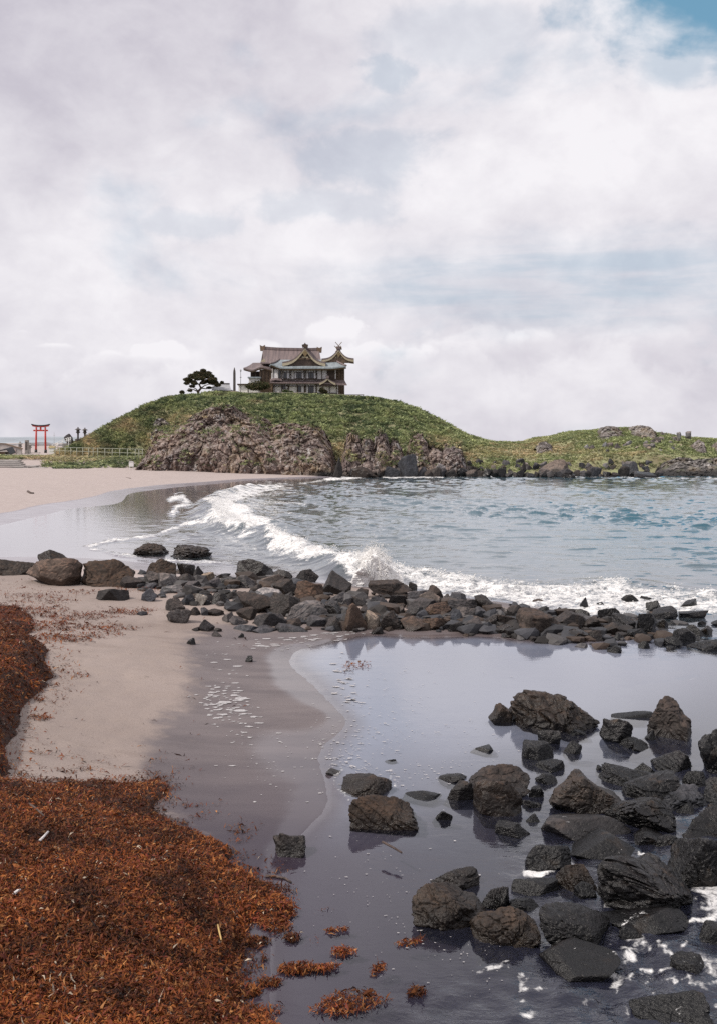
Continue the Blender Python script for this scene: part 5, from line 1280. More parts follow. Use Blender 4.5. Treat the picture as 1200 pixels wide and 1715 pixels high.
# shore boulders along the far water's edge
rg = random.Random(3)
LOT = {}
def hill_hit(px, py, D0):
    Dm = np.linspace(112, 156, 400); x = (px - HX) * Dm / FPX; z = CAMZ - (py - HY) * Dm / FPX
    k = np.nonzero(hillz(x, Dm) >= z)[0]
    return float(Dm[k[0]]) if len(k) else D0
def far_rock(x0, y0, x1, y1, D, tint, label, group=None):
    o = boulder(x0, y0, x1, y1, tint, label, group, D=D, k=4, planes=9, amp=.09, sharp=20, dep=.8, bury=.6)
    return o
for bx in [((556, 765, 574, 799), 110, 'dark boulder at the right foot of the long cliff', 'd'), ((588, 781, 634, 804), 110, 'big rounded boulder at waterline right of the long cliff', 'k'), ((643, 781, 670, 799), 111, 'rounded grey boulder at waterline below the pinnacles', 's'), ((664, 760, 698, 792), 112, 'large pointed grey boulder under the broad upright crag', 's'),
           ((725, 775, 746, 790), 114, 'flat light boulder on the shore below the rightmost crag', 'l'), ((714, 782, 742, 800), 112, 'low dark boulder at waterline below the flat light one', 'd'), ((937, 791, 963, 801), 111, 'dark low rock standing off the far shore, left one', 'w'), ((1057, 789, 1098, 803), 110, 'dark rocks standing off the far shore, right one', 'w'),
           ((1011, 797, 1038, 801), 111, 'thin reef just breaking the water off the headland', 'w'), ((906, 769, 950, 792), 116, 'largest pale boulder pile on the headland shore', 'l'), ((870, 772, 880, 785), 118, 'dark round boulder above the shore line on the saddle', 'd'), ((1040, 772, 1068, 790), 116, 'grey split boulder on headland shore left of the black wall', 'g')]:
    far_rock(*bx[0], bx[1], bx[3], bx[2])
x = 572.0
while x < 1100:
    w = rg.uniform(9, 22); yb_ = 797 + rg.uniform(-2, 3); h = w * rg.uniform(.5, .85)
    far_rock(x, yb_ - h, x + w, yb_, 111.5 + rg.uniform(-.5, 2), rg.choice('ddskg' if x < 760 else 'ddwsg'), 'dark boulder in the unbroken line along the far waterline', 'boulders along the far waterline')
    x += w * rg.uniform(.55, .95)
for lo, hi, y0_, y1_, n_, tt_, wmin, wmax, D, lab, grp in [(745, 1090, 778, 791, 46, 'gsdlg', 8, 17, 115.5, 'grey boulder above the waterline row on the far shore', 'upper boulders on the far shore'), (1095, 1150, 725, 760, 16, 'plp', 5, 11, 130, 'pale weathered stone on the headland slope', 'pale stones on the headland slope'), (1040, 1100, 730, 757, 14, 'gpl', 6, 13, 130, 'grey stone scattered below the skyline knobs', 'stones below the headland knobs'), (975, 1030, 744, 760, 8, 'gl', 7, 14, 128, 'grey flat stone in grass left of the headland slope', 'stones in the headland grass'), (300, 345, 700, 722, 6, 'lg', 8, 15, 121, 'pale block on the upper left shoulder of the cliff', 'blocks on the cliff shoulder')]:
    for i in range(n_):
        xx_ = rg.uniform(lo, hi); w = rg.uniform(wmin, wmax); yb_ = rg.uniform(y0_, y1_)
        Dd = hill_hit(xx_ + w / 2, yb_, D) - 0.1 if lo > 400 else D
        far_rock(xx_, yb_ - w * .7, xx_ + w, yb_ + 1, Dd, rg.choice(tt_), lab, grp)

def nth(i):
    tens = {2: 'twenty', 3: 'thirty', 4: 'forty', 5: 'fifty'}
    if i < 20: return ORD[i]
    t, u_ = divmod(i + 1, 10)
    return (tens[t][:-1] + 'ieth') if u_ == 0 else tens[t] + '-' + ORD[u_ - 1]
for o in list(COL.objects):
    if o.get('group') in ('boulders along the far waterline', 'upper boulders on the far shore', 'pale stones on the headland slope', 'stones below the headland knobs', 'stones in the headland grass', 'blocks on the cliff shoulder'):
        LOT.setdefault(o['group'], []).append(o)
for grp, lst in LOT.items():
    for i, o in enumerate(sorted(lst, key=lambda q: q.location.x / q.location.y)):
        o['label'] = o['label'] + ', ' + nth(i) + ' from the left'

# plants rooted on the ledges and spilling over the brow
rng = np.random.default_rng(77)
Pq = np.concatenate([a for a, _, _ in CLIFF_TOPS]); Nq = np.concatenate([b for _, b, _ in CLIFF_TOPS]); Tq = np.concatenate([c_ for _, _, c_ in CLIFF_TOPS])
nq = fbm(Pq * 0.35 + 11, 3)
pr_ = ramp(Nq, 0.35, 0.75) * ramp(nq, 0.0, 0.3) * 0.30 + ramp(Tq, 0.80, 1.02) * ramp(nq, -0.12, 0.25) * 0.55
pr_ = np.where((Pq[:, 2] > 1.2) & (Tq < 1.25) & (Pq[:, 0] < 24), pr_, 0)
sel = rng.random(len(Pq)) < pr_
Pq, nq = Pq[sel], nq[sel]
px_, py_ = to_px(Pq[:, 0], Pq[:, 1], Pq[:, 2])
V, F, C = scatter_tufts(Pq[:, 0], Pq[:, 1] - 0.05, Pq[:, 2] - 0.05, rng.uniform(0.2, 0.5, len(Pq)), veg_color(px_, py_, rng.uniform(0, 1, len(Pq)), rng.normal(0, .25, len(Pq)), rng.normal(0.1, .35, len(Pq))), rng, 5)
me = np_mesh('cliff_plants', V, F, False, colors=C)
set_props(link('cliff_plants', me, VEG), 'grass and herbs rooted on ledges of the cliff and crags', 'vegetation', kind='stuff')
# ================================================================== the shrine on the hilltop
SD = 158.0
ROOFB = plain('copper_brown_roof', (0.180, 0.135, 0.128), 0.55, 1.2, 0.3, 0.3, 14, stretch=(3, 0.3, 0.3), col2=(0.130, 0.100, 0.100))
ROOFG = plain('verdigris_roof', (0.27, 0.305, 0.32), 0.55, 0.9, 0.25, 0.3, 14, stretch=(3, 0.3, 0.3), col2=(0.20, 0.23, 0.245))
TIMBER = plain('dark_timber', (0.062, 0.040, 0.028), 0.7, 5, 0.4); TIMBER_M = plain('brown_timber', (0.17, 0.115, 0.075), 0.7, 3, 0.35, stretch=(6, 6, 0.5))
PLASTER = plain('white_plaster', (0.80, 0.78, 0.77), 0.85, 1.5, 0.12); CREAM = plain('cream_bargeboard', (0.42, 0.36, 0.25), 0.6, 4, 0.2); GOLD = plain('gilt_fitting', (0.22, 0.16, 0.08), 0.5, 6, 0.3, metal=0.3)
PANE = plain('window_pane', (0.035, 0.04, 0.05), 0.08, 3, 0.3); SHOJI = plain('pale_screen', (0.62, 0.61, 0.63), 0.6, 4, 0.1); STONE = plain('grey_stone', (0.27, 0.25, 0.235), 0.85, 4, 0.35, 0.5); STONE_D = plain('dark_stone', (0.085, 0.072, 0.068), 0.85, 3, 0.4, 0.6)
METAL = plain('painted_metal', (0.34, 0.34, 0.35), 0.5, 6, 0.15); RED = plain('vermilion_paint', (0.46, 0.035, 0.025), 0.5, 2, 0.25); BLACK = plain('black_paint', (0.018, 0.016, 0.018), 0.55, 4, 0.3); CONC = plain('pale_concrete', (0.42, 0.39, 0.37), 0.9, 1.2, 0.2, 0.3); WHITEP = plain('white_paint', (0.74, 0.73, 0.72), 0.6, 3, 0.1)
org = at(510, 662, SD)
shrine = empty('shrine_building', tuple(org), 'two storey wooden shrine with sweeping brown and green roofs on the hilltop', 'shrine')
def S(px, py, yl):
    """point of the shrine, yl metres behind its front wall, in its own frame"""
    return at(px, py, SD + yl) - org
def sbox(name, mat, x0, y0, x1, y1, a, b, parent=shrine):
    """box whose front face covers the given span on the wall plane at depth a"""
    p, q = S(x0, y1, a), S(x1, y0, a)
    return MB().box(p[0], a, p[2], q[0], b, q[2]).build(name, mat, parent)
# walls
sbox('upper_wall', PLASTER, 456, 615, 562, 640, 0.0, 9.5)
sbox('lower_wall', PLASTER, 459, 641, 566, 663, 0.05, 9.5)
sbox('base_course', STONE, 457, 659.5, 568, 665, -0.25, 9.7)
sbox('sanctuary_wall', TIMBER_M, 559, 598, 576, 664, 2.2, 9.0)
sbox('recess_wall', TIMBER, 549, 618, 561, 640, -0.06, 2.3)
sbox('entrance_wing', TIMBER_M, 435, 619, 456.5, 663, 1.2, 8.5)
sbox('entrance_panel', PLASTER, 455, 625, 466, 636, -0.08, 0.1)
def post(px, y0, y1, w, a, mat=TIMBER):
    return sbox('post', mat, px - w / 2, y0, px + w / 2, y1, a, a + 0.2)
for px in (457.5, 472.5, 487.5, 511, 531, 539, 548): post(px, 616, 640, 1.1, -0.16)
for px in (460, 472, 484, 498, 511, 530.2, 540, 552, 564.5): post(px, 642, 662, 1.0, -0.12)
for px in (560, 566, 571.5, 575.8): post(px, 612, 664, 0.9, 2.0)
for px in (438, 444, 450): post(px, 620, 640, 1.2, 1.0)
for (y0, y1, a, nm) in ((616.2, 618.2, -.2, 'eave_beam'), (634.6, 636.2, -.19, 'sill_beam'), (646.2, 647.2, -.16, 'lintel_beam'), (657.8, 659, -.15, 'ground_beam')): sbox(nm, TIMBER, 457, y0, 563, y1, a, 0.02)
# windows: frame, leaves and the row of small lights above
def window(x0, x1, y0, y1, n, a, lights=True):
    p, q = S(x0, y1, a), S(x1, y0, a)
    fr_ = MB(); t = 0.07
    fr_.box(p[0], a - .06, p[2], q[0], a + .02, p[2] + t).box(p[0], a - .06, q[2] - t, q[0], a + .02, q[2]).box(p[0], a - .06, p[2] + t, p[0] + t, a + .02, q[2] - t).box(q[0] - t, a - .06, p[2] + t, q[0], a + .02, q[2] - t)
    zm = q[2] - 0.42
    if lights: fr_.box(p[0] + t, a - .06, zm - .04, q[0] - t, a + .02, zm + .04)
    for k in range(1, n):
        x = p[0] + (q[0] - p[0]) * k / n; fr_.box(x - .03, a - .05, p[2] + t, x + .03, a + .02, (zm - .04) if lights else q[2] - t)
    w = fr_.build('window', TIMBER, shrine)
    for k in range(n):
        xa = p[0] + (q[0] - p[0]) * k / n + .04; xb = p[0] + (q[0] - p[0]) * (k + 1) / n - .04
        MB().box(xa, a, p[2] + t, xb, a + .015, zm - .04 if lights else q[2] - t).build('pane', SHOJI if {2: (1,), 3: (1,), 4: (0, 3), 1: ()}[n].__contains__(k) else PANE, w)
        if lights:
            MB().box(xa + .06, a, zm + .05, xb - .06, a + .015, q[2] - t - .02).build('pane', SHOJI, w)
window(475, 485.5, 619.2, 634.4, 2, -.17); window(492.6, 509.4, 619.2, 634.4, 4, -.17); window(512.6, 529.6, 619.2, 634.4, 4, -.17)
window(498.7, 510, 646, 658.5, 2, -.13, False); window(512.4, 529.5, 646, 658.5, 4, -.13, False); window(473, 482.8, 645, 652, 2, -.13, False)
window(466.5, 470.5, 619.5, 635, 1, -.17, False)
# pent roof between the storeys
def eave(xs, ys, yl): return [S(a, b, yl) for a, b in zip(xs, ys)]
xs = np.linspace(452, 581, 15)
mb = MB().patch(eave(xs, 640.5 + 3.4 * ramp(xs, 530, 581) - 1.2 * np.exp(-((xs - 452) / 6) ** 2), -1.5), eave(np.linspace(457, 577, 15), np.full(15, 636.5), 0.1), 4, 0.06, 0.16)
mb.build('pent_roof', ROOFB, shrine)
sbox('pent_fascia', TIMBER_M, 453, 641.2, 560, 643, -1.42, -1.25)
sbox('pent_fascia', TIMBER_M, 560, 643.4, 581, 645.2, -1.40, -1.23)
for px in np.arange(456, 578, 9): sbox('rafter', TIMBER, px, 642 + 2.2 * float(ramp(px, 540, 580)), px + 1.1, 643.2 + 2.2 * float(ramp(px, 540, 580)), -1.3, 0)
# small gable over the side door
def gable(pk, lf, rt, a, b, th, nm, rmat, bw=1.8, fill=None, sagc=1.0, ridge=True):
    """gable roof: peak and feet in pixels on plane a, running back to depth b; hollow (concave) slopes"""
    P0, L0, R0 = S(*pk, a), S(*lf, a), S(*rt, a)
    out_ = []
    for E, side in ((L0, -1), (R0, 1)):
        A, B = [], []
        for k in range(11):
            v = k / 10
            p = P0 * (1 - v) + E * v; p = p - np.array([0, 0, sagc * math.sin(math.pi * v) * (1 - 0.35 * v)])
            A.append(p); B.append(p + np.array([0, b - a, 0]))
        out_.append(A)
        r = MB().patch(A, B, 2, 0, th).build(nm, rmat, shrine)
        bb = MB()
        for k in range(10):
            p, q = A[k], A[k + 1]; w0 = bw * (0.75 + 0.4 * (k / 10)); w1 = bw * (0.75 + 0.4 * ((k + 1) / 10)); z_ = np.array([0, 0, 1.0])
            yo = np.array([0, .10, 0]); c_ = [p - z_ * th * .9, q - z_ * th * .9, q - z_ * (th + w1), p - z_ * (th + w0)]
            bb.add(list(c_) + [t + yo for t in c_], [(0, 1, 2, 3), (7, 6, 5, 4), (0, 4, 5, 1), (2, 6, 7, 3), (1, 5, 6, 2), (3, 7, 4, 0)])
        bb.build('bargeboard', CREAM, shrine)
    if fill:
        pts = [(p[0], p[2] - th - .1) for p in out_[0][::-1]] + [(p[0], p[2] - th - .1) for p in out_[1][1:]]
        zlow = min(L0[2], R0[2]) - th - .45
        MB().prism([(pts[0][0], zlow)] + pts + [(pts[-1][0], zlow)], a + .35, a + .5).build('gable_wall', fill, shrine)
    if ridge:
        MB().box(P0[0] - .22, a - .15, P0[2] - .1, P0[0] + .22, b, P0[2] + .28).build('ridge', rmat, shrine)
    return P0
gable((548.5, 632.5), (535, 640), (562, 640.5), -1.7, 0.2, .14, 'porch_roof', ROOFB, .28, TIMBER, .12)
# great skirt roof, verdigris
n = 25; u = np.linspace(0, 1, n); xs = 453.5 + u * (579.5 - 453.5)
ys = 615.6 - 6.4 * (1 - ramp(u, 0, .20)) ** 2 - 2.6 * ramp(u, .72, 1) ** 2
tx_ = np.linspace(468, 560, n)
mb = MB().patch(eave(xs, ys, -1.9), eave(tx_, np.full(n, 602.5), 2.6), 9, 0.16, 0.2); mb.build('skirt_roof', ROOFG, shrine)
mb = MB().patch(eave(xs, ys + 1.0, -1.85), eave(xs, ys + 3.4, -1.55), 1, 0, 0.12); mb.build('eave_board', TIMBER_M, shrine)
mb = MB().patch(eave(xs + .3, ys + 3.0, -1.5), eave(np.linspace(457, 575, n), np.full(n, 617), 0.0), 3, 0, .08); mb.build('eave_soffit', TIMBER, shrine)
# right and left returns of the skirt roof
rt0 = [S(579.5, 613, -1.9), S(579.0, 613.6, 2), S(578.5, 613.2, 6), S(578.5, 611, 11)]
mb = MB().patch(rt0, [S(560, 602.5, 2.6), S(560, 602.5, 4), S(560, 602.5, 6), S(560, 602.5, 8)], 6, .15, .2); mb.build('skirt_roof', ROOFG, shrine)
lt0 = [S(453.5, 609.2, -1.9), S(452, 612, 1.5), S(450, 612, 6), S(448, 609, 11)]
mb = MB().patch(lt0, [S(468, 602.5, 2.6), S(468, 602.5, 4), S(466, 602.5, 6), S(464, 602.5, 8)], 6, .15, .2); mb.build('skirt_roof', ROOFG, shrine)
# main hip-and-gable roof
n = 21; u = np.linspace(0, 1, n)
tx_ = 441 + u * (534.5 - 441); ty2 = 584.8 + 1.6 * u - 2.0 * (1 - u) ** 6 - 1.2 * u ** 6
bx_ = 436.5 + u * (540 - 436.5)
mb = MB().patch([S(a, 608.0 - 1.0 * (1 - uu) ** 4, 1.6) for a, uu in zip(bx_, u)], [S(a, b, 5.2) for a, b in zip(tx_, ty2)], 10, .42, .2); mb.build('main_roof', ROOFB, shrine)
mb = MB().patch([S(a, 608.0, 9.6) for a in bx_], [S(a, b, 5.25) for a, b in zip(tx_, ty2)], 8, .42, .2); mb.build('main_roof', ROOFB, shrine)
mb = MB()
for k in range(n - 1):
    p, q = S(tx_[k], ty2[k], 5.2), S(tx_[k + 1], ty2[k + 1], 5.2)
    mb.patch([p + np.array([0, -.22, .28]), p + np.array([0, .22, .28])], [q + np.array([0, -.22, .28]), q + np.array([0, .22, .28])], 1, 0, .42)
mb.build('main_ridge', ROOFB, shrine)
for px, py in ((440, 582.6), (535, 585.6)):
    p = S(px, py, 5.2); MB().prism([(p[0] - .35, p[2] - .5), (p[0] + .35, p[2] - .5), (p[0] + .42, p[2] + .45), (p[0], p[2] + .25), (p[0] - .42, p[2] + .45)], 4.9, 5.5).build('ridge_ornament', TIMBER_M, shrine)
p, q, r = S(440.5, 587, 5.2), S(437, 607.5, 1.9), S(437, 607.5, 9.2)
MB().add([p, q, r, p + [.15, 0, 0], q + [.15, 0, 0], r + [.15, 0, 0]], [(0, 1, 2), (5, 4, 3), (0, 3, 4, 1), (1, 4, 5, 2), (2, 5, 3, 0)]).build('gable_wall', TIMBER, shrine)
p = S(441.5, 605, .6); MB().prism([(p[0] - .5, p[2] - .1), (p[0] + .35, p[2] - .1), (p[0] + .1, p[2] + .45)], .5, .6).build('gable_trim', CREAM, shrine)
# hip ridges
for A_, B_ in ((S(453.5, 609.2, -1.9), S(468, 602.5, 2.6)), (S(579.5, 613, -1.9), S(560, 602.5, 2.6))):
    MB().tube([A_ * (1 - t) + B_ * t + np.array([0, 0, .08 - .5 * t * (1 - t)]) for t in np.linspace(0, 1, 6)], .16, 6).build('hip_ridge', ROOFB, shrine, True)
# big dormer gable
PK = gable((511, 580), (473, 606), (545, 606.5), -0.9, 5.2, .24, 'dormer_roof', ROOFB, .40, TIMBER, .85)
for k, (px, py) in enumerate(((504, 601), (511, 598.5), (518, 601))):
    p = S(px, py, -.62); MB().box(p[0] - .5, -.68, p[2] - .1, p[0] + .5, -.60, p[2] + .12).build('gable_beam', CREAM if k == 1 else TIMBER_M, shrine)
p = S(511, 590, -1.06); MB().prism([(p[0], p[2] + .35), (p[0] - .4, p[2] - .1), (p[0] - .15, p[2] - .55), (p[0], p[2] - .75), (p[0] + .15, p[2] - .55), (p[0] + .4, p[2] - .1)], -1.12, -1.02).build('gable_pendant', GOLD, shrine)
p = S(511, 578.5, -1.0); MB().prism([(p[0] - .42, p[2] - .35), (p[0] + .42, p[2] - .35), (p[0] + .5, p[2] + .1), (p[0] + .15, p[2] + .2), (p[0], p[2] + .45), (p[0] - .15, p[2] + .2), (p[0] - .5, p[2] + .1)], -1.15, -.85).build('ridge_ornament', TIMBER, shrine)
# sanctuary tower roof with crossed finials
PK2 = gable((567, 583.5), (538.5, 600.5), (592.5, 600), 1.2, 9.5, .24, 'sanctuary_roof', ROOFB, .30, TIMBER_M, .62)
for i, (dxp, yl) in enumerate(((0, 1.25), (-1.5, 7.5))):
    pk = S(567, 581.6, 1.2) + np.array([dxp * .2, yl - 1.2, .15])
    for sgn in (-1, 1):
        a_ = pk + np.array([-sgn * .35, 0, -.35]); b_ = pk + np.array([sgn * .52, 0, .70])
        MB().tube([a_, b_], [.065, .05], 4).build('crossed_finial', TIMBER_M, shrine)
for yl in (2.8, 4.4, 6.0):
    pk = S(567, 583.5, 1.2); MB().tube([(pk[0] - .45, yl, pk[2] + .36), (pk[0] + .45, yl, pk[2] + .36)], .12, 8).build('ridge_log', TIMBER_M, shrine)
for px in np.arange(549, 587, 3.2):
    sbox('rafter', CREAM if int(px) % 2 else TIMBER_M, px, 600.5 - 4 * math.exp(-((px - 567) / 9) ** 2), px + 1.3, 603 - 4 * math.exp(-((px - 567) / 9) ** 2), 1.5, 2.3)
p = S(567, 592.5, 1.05); MB().prism([(p[0], p[2] + .3), (p[0] - .3, p[2] - .1), (p[0], p[2] - .55), (p[0] + .3, p[2] - .1)], 1.0, 1.1).build('gable_pendant', GOLD, shrine)
# entrance porch on the left with bow-shaped eave
n = 15; u = np.linspace(0, 1, n)
ex = 408 + u * (458 - 408); ey = 618.8 - 3.0 * (1 - u) ** 3 + 2.2 * np.sin(u * np.pi * 1.0) - 6.5 * ramp(u, .25, .6) * ramp(u, 1.05, .6)
mb = MB().patch(eave(ex, ey, 0.4), [S(a, 607.5, 4.5) for a in np.linspace(424, 458, n)], 6, .12, .2); mb.build('entrance_roof', ROOFB, shrine)
mb = MB().patch(eave(ex, ey + 1.2, .45), eave(ex + .5, ey + 3.2, .7), 1, 0, .12); mb.build('entrance_eave', TIMBER_M, shrine)
mb = MB().patch([S(408, 616, .4), S(409, 617.5, 4), S(410, 616, 8)], [S(424, 607.5, 4.5), S(424, 607.5, 5), S(424, 607.5, 5.5)], 5, .12, .18); mb.build('entrance_roof', ROOFB, shrine)
for px in (421, 428.5, 436): post(px, 621, 663, 1.2, 1.6)
sbox('entrance_back', TIMBER, 420, 622, 436, 663, 4.5, 4.7)
sbox('annex_roof', ROOFG, 415, 631, 436.5, 633.2, -.6, 4); sbox('annex_wall', PLASTER, 417, 633.2, 435, 663, 0.1, 4)
# balcony of the entrance
mb = MB().patch(eave([452, 462, 473], [637.4, 635.5, 637.2], -1.2), eave([453, 462, 472], [634.4, 633, 634.4], -.1), 2, 0, .12); mb.build('bay_roof', ROOFB, shrine)
# ================================================================== things round the shrine
def thing_at(px, py, D): return at(px, py, D)
# railing along the hill edge: one thing, posts and rails as parts
def fence(name, pts, hpx, mat, label, nrail, r, cat='fence', rail_fr=(0.55, 1.0)):
    """pts: (px, py of the foot, D) for each post"""
    P = [at(*p) for p in pts]; o_ = P[0].copy()
    e = empty(name, tuple(o_), label, cat)
    hs = [h * p[2] / FPX for h, p in zip(hpx if isinstance(hpx, list) else [hpx] * len(pts), pts)]
    for p, h in zip(P, hs):
        q = p - o_; MB().tube([q - [0, 0, .35], q + [0, 0, h]], r, 6).build('post', mat, e, True)
    for f in rail_fr:
        for k in range(len(P) - 1):
            a, b = P[k] - o_, P[k + 1] - o_
            MB().tube([a + [0, 0, hs[k] * f], b + [0, 0, hs[k + 1] * f]], r * .8, 6).build('rail', mat, e, True)
    return e
fence('hilltop_fence', [(x_, 664 + 3 * (x_ > 520), 153.5) for x_ in (414, 424, 434, 444, 453, 462, 472, 482, 492, 501, 511, 522, 530, 538, 546, 556, 565, 574)], 6.5, plain('fence_wood', (0.30, 0.26, 0.22), .8, 4, .3), 'low post and rail fence along the hilltop in front of the shrine', 2, .06)
# deck at the right end
dk = empty('viewing_deck', tuple(at(592, 667, 157)), 'dark viewing deck with rail at the right end of the hilltop', 'deck')
o_ = np.array(dk.location)
def dbox(nm, mat, x0, y0, x1, y1, a, b):
    p, q = at(x0, y1, 157) - o_, at(x1, y0, 157) - o_
    return MB().box(p[0], a, p[2], q[0], b, q[2]).build(nm, mat, dk)
dbox('deck_floor', TIMBER, 575, 665, 609, 667.5, 0, 4); dbox('top_rail', TIMBER, 575, 660.6, 609, 661.8, 0, .15); dbox('mid_rail', METAL, 575.5, 663, 608.5, 663.8, .03, .12)
for px in (576, 584, 592, 600, 608): dbox('post', TIMBER, px - .5, 661.8, px + .5, 668.5, 0.02, .14)
dbox('back_wall', TIMBER_M, 577, 662.2, 590, 665, 2.5, 2.6)
# clipped hedge left of the shrine, garden trees, pine
LEAFM = vcol_mat('tree_leaf', 0.7, 0.2, 0.2)
BARK = plain('bark', (0.075, 0.05, 0.04), .9, 8, .4, .6)
def leaf_cloud(C, Rr, n, size, cols, seed, shell=0.5):
    rg_ = np.random.default_rng(seed)
    d_ = rg_.normal(size=(n, 3)); d_ /= np.linalg.norm(d_, axis=1)[:, None]
    r_ = (shell + (1 - shell) * rg_.random(n)) ** 0.6
    k = 1 + 0.28 * fbm(d_ * 2.2 + seed, 3)
    P = np.array(C) + d_ * (r_ * k)[:, None] * np.array(Rr)
    a1 = rg_.normal(size=(n, 3)); a1 /= np.linalg.norm(a1, axis=1)[:, None]; a2 = np.cross(a1, rg_.normal(size=(n, 3))); a2 /= np.linalg.norm(a2, axis=1)[:, None]
    s = (size * rg_.uniform(.6, 1.4, n))[:, None]
    V = np.stack([P - a1 * s, P - a2 * s * .5, P + a1 * s, P + a2 * s * .5], 1).reshape(-1, 3)
    cc = np.array(cols)[rg_.integers(0, len(cols), n)] * rg_.uniform(.65, 1.35, (n, 1))
    return V, np.repeat(cc, 4, 0)
def crown(name, parent, parts):
    V = np.concatenate([p[0] for p in parts]); C_ = np.concatenate([p[1] for p in parts])
    return link(name, np_mesh(name, V, np.arange(len(V)).reshape(-1, 4), False, colors=C_), LEAFM, parent)
GREENS = [(.055, .085, .03), (.08, .11, .035), (.04, .06, .025), (.11, .12, .045)]; PINES = [(.055, .065, .032), (.085, .072, .038), (.040, .048, .026), (.115, .08, .045)]
def bush(px, py, wpx, hpx, D, label, seed, cols=GREENS, lumps=5, name='garden_bush', grp=None, trunk=.25):
    b0 = at(px, py, D); s = D / FPX; w, h = wpx * s, hpx * s
    e = empty(name, tuple(b0), label, 'bush', grp); rr = random.Random(seed)
    MB().tube([(0, 0, -.3), (0.03, 0, h * .3), (0, .05, h * .6)], [.07, .06, .03], 6).build('stem', BARK, e, True)
    parts = [leaf_cloud((rr.uniform(-.28, .28) * w, rr.uniform(-.2, .2) * w, h * (trunk + rr.uniform(.2, .42))), (w * rr.uniform(.24, .34), w * .3, h * rr.uniform(.22, .36)), 420, .11, cols, seed * 10 + i) for i in range(lumps)]
    parts.append(leaf_cloud((0, 0, h * (.5 + trunk * .3)), (w * .44, w * .35, h * .40), 900, .12, cols, seed * 10 + 9, .3))
    crown('foliage', e, parts); return e
bush(434, 656, 44, 20, 155.5, 'big rounded dark hedge bush left of the shrine front', 1, [(.05, .06, .025), (.08, .085, .035), (.10, .075, .04), (.035, .04, .02)], 8, trunk=.1)
for i, (px, py, w, h, lab) in enumerate([(478, 661, 12, 8, 'low green bush in front of the shrine, leftmost of the front planting'), (488, 662, 8, 7, 'small pale bush at the foot of the shrine wall'), (539, 660, 9, 11, 'cloud pruned little pine before the right shrine wall'), (545, 661, 7, 8, 'short cloud pruned pine right beside the other little one'), (305, 661, 9, 7, 'small dark clipped pine at far left of the hilltop'), (372, 660, 8, 6, 'small bush between grey roof and obelisk')]):
    bush(px, py, w, h, 154.5 if px > 400 else 156, lab, 20 + i, PINES if 'pine' in lab else GREENS, 3)
# the pine: crooked trunk, spreading limbs, flat pads
pb = at(335, 660, 157); pine = empty('pine_tree', tuple(pb), 'spreading old pine with flat dark crown at left of the hilltop', 'tree')
s = 157 / FPX
def q3(px, py, yo=0): return np.array([(px - 335) * s, yo, (660 - py) * s])
tr = [q3(334, 664), q3(332, 656), q3(337, 650), q3(334, 644), q3(339, 638), q3(338, 631)]
MB().tube(tr, [.26, .22, .19, .15, .11, .06], 8).build('trunk', BARK, pine, True)
limbs = [(1, [(330, 652), (321, 647), (314, 641)]), (1, [(326, 653), (318, 651), (315, 656)]), (2, [(343, 646), (352, 643), (362, 641)]), (3, [(328, 640), (320, 637), (312, 638)]), (3, [(342, 640), (350, 635), (356, 633)]), (4, [(334, 632), (328, 629), (322, 632)]), (2, [(345, 651), (354, 649), (366, 644), (371, 640)]), (4, [(345, 632), (350, 628), (347, 626)])]
rr = random.Random(4)
for i, (k, pts) in enumerate(limbs):
    yo = rr.uniform(-1.5, 1.5); P = [tr[k]] + [q3(a, b, yo * (j + 1) / len(pts)) for j, (a, b) in enumerate(pts)]
    MB().tube(P, [.11, .085, .06, .03, .02][:len(P)], 6).build('limb', BARK, pine, True)
pads = [(338, 626, 13, 5), (326, 630, 10, 4.5), (350, 630, 10, 5), (316, 636, 8, 4), (358, 636, 8, 4.5), (335, 634, 12, 4), (366, 645, 6, 3.5), (311, 641, 5, 3), (346, 638, 8, 3.5), (371, 640, 3.5, 2.5), (322, 639, 7, 3), (342, 621, 5, 3), (362, 641, 5, 3), (318, 654, 4, 2), (330, 624, 7, 3), (347, 624, 7, 3), (355, 641, 7, 3), (328, 643, 6, 2.5), (340, 641, 6, 2.5), (350, 649, 5, 2), (322, 647, 5, 2.2)]
crown('crown', pine, [leaf_cloud(q3(a, b, rr.uniform(-1.3, 1.3)), (w * s, w * s * .8, h * s), int(350 + 90 * w), .10, PINES, 300 + i, .2) for i, (a, b, w, h) in enumerate(pads)])
# storehouse with grey roof, memorial obelisk, lamp post, little white hut
sh = empty('storehouse', tuple(at(370, 662, 158)), 'low storehouse with long grey roof beside the pine', 'building'); o_ = np.array(sh.location)
def hbox(e, o, D, nm, mat, x0, y0, x1, y1, a, b):
    p, q = at(x0, y1, D) - o, at(x1, y0, D) - o
    return MB().box(p[0], a, p[2], q[0], b, q[2]).build(nm, mat, e)
hbox(sh, o_, 158, 'wall', TIMBER, 358, 652, 386, 664, .6, 4)
A_ = [at(355, 652.5, 157.6) - o_, at(388, 653, 157.6) - o_]; B_ = [at(357, 643, 160.5) - o_, at(385, 643.5, 160.5) - o_]
MB().patch(A_, B_, 4, .06, .15).build('roof', METAL, sh); MB().patch([at(355, 652.5, 163.4) - o_, at(388, 653, 163.4) - o_], B_, 4, .06, .15).build('roof', METAL, sh)
MB().tube([B_[0] + [0, 0, .05], B_[1] + [0, 0, .05]], .14, 6).build('ridge', STONE_D, sh, True)
ob = empty('memorial_obelisk', tuple(at(393, 660, 155)), 'tall grey stone obelisk between storehouse and shrine', 'monument'); s5 = 155 / FPX
MB().lathe([(.26, .3), (.24, 3.2), (.21, 3.6), (.05, 4.15)], (0, 0, 0), 4).build('shaft', STONE_D, ob); MB().box(-.9, -.7, -.3, .9, .7, .22).box(-.5, -.5, .22, .5, .5, .42).build('plinth', STONE, ob)
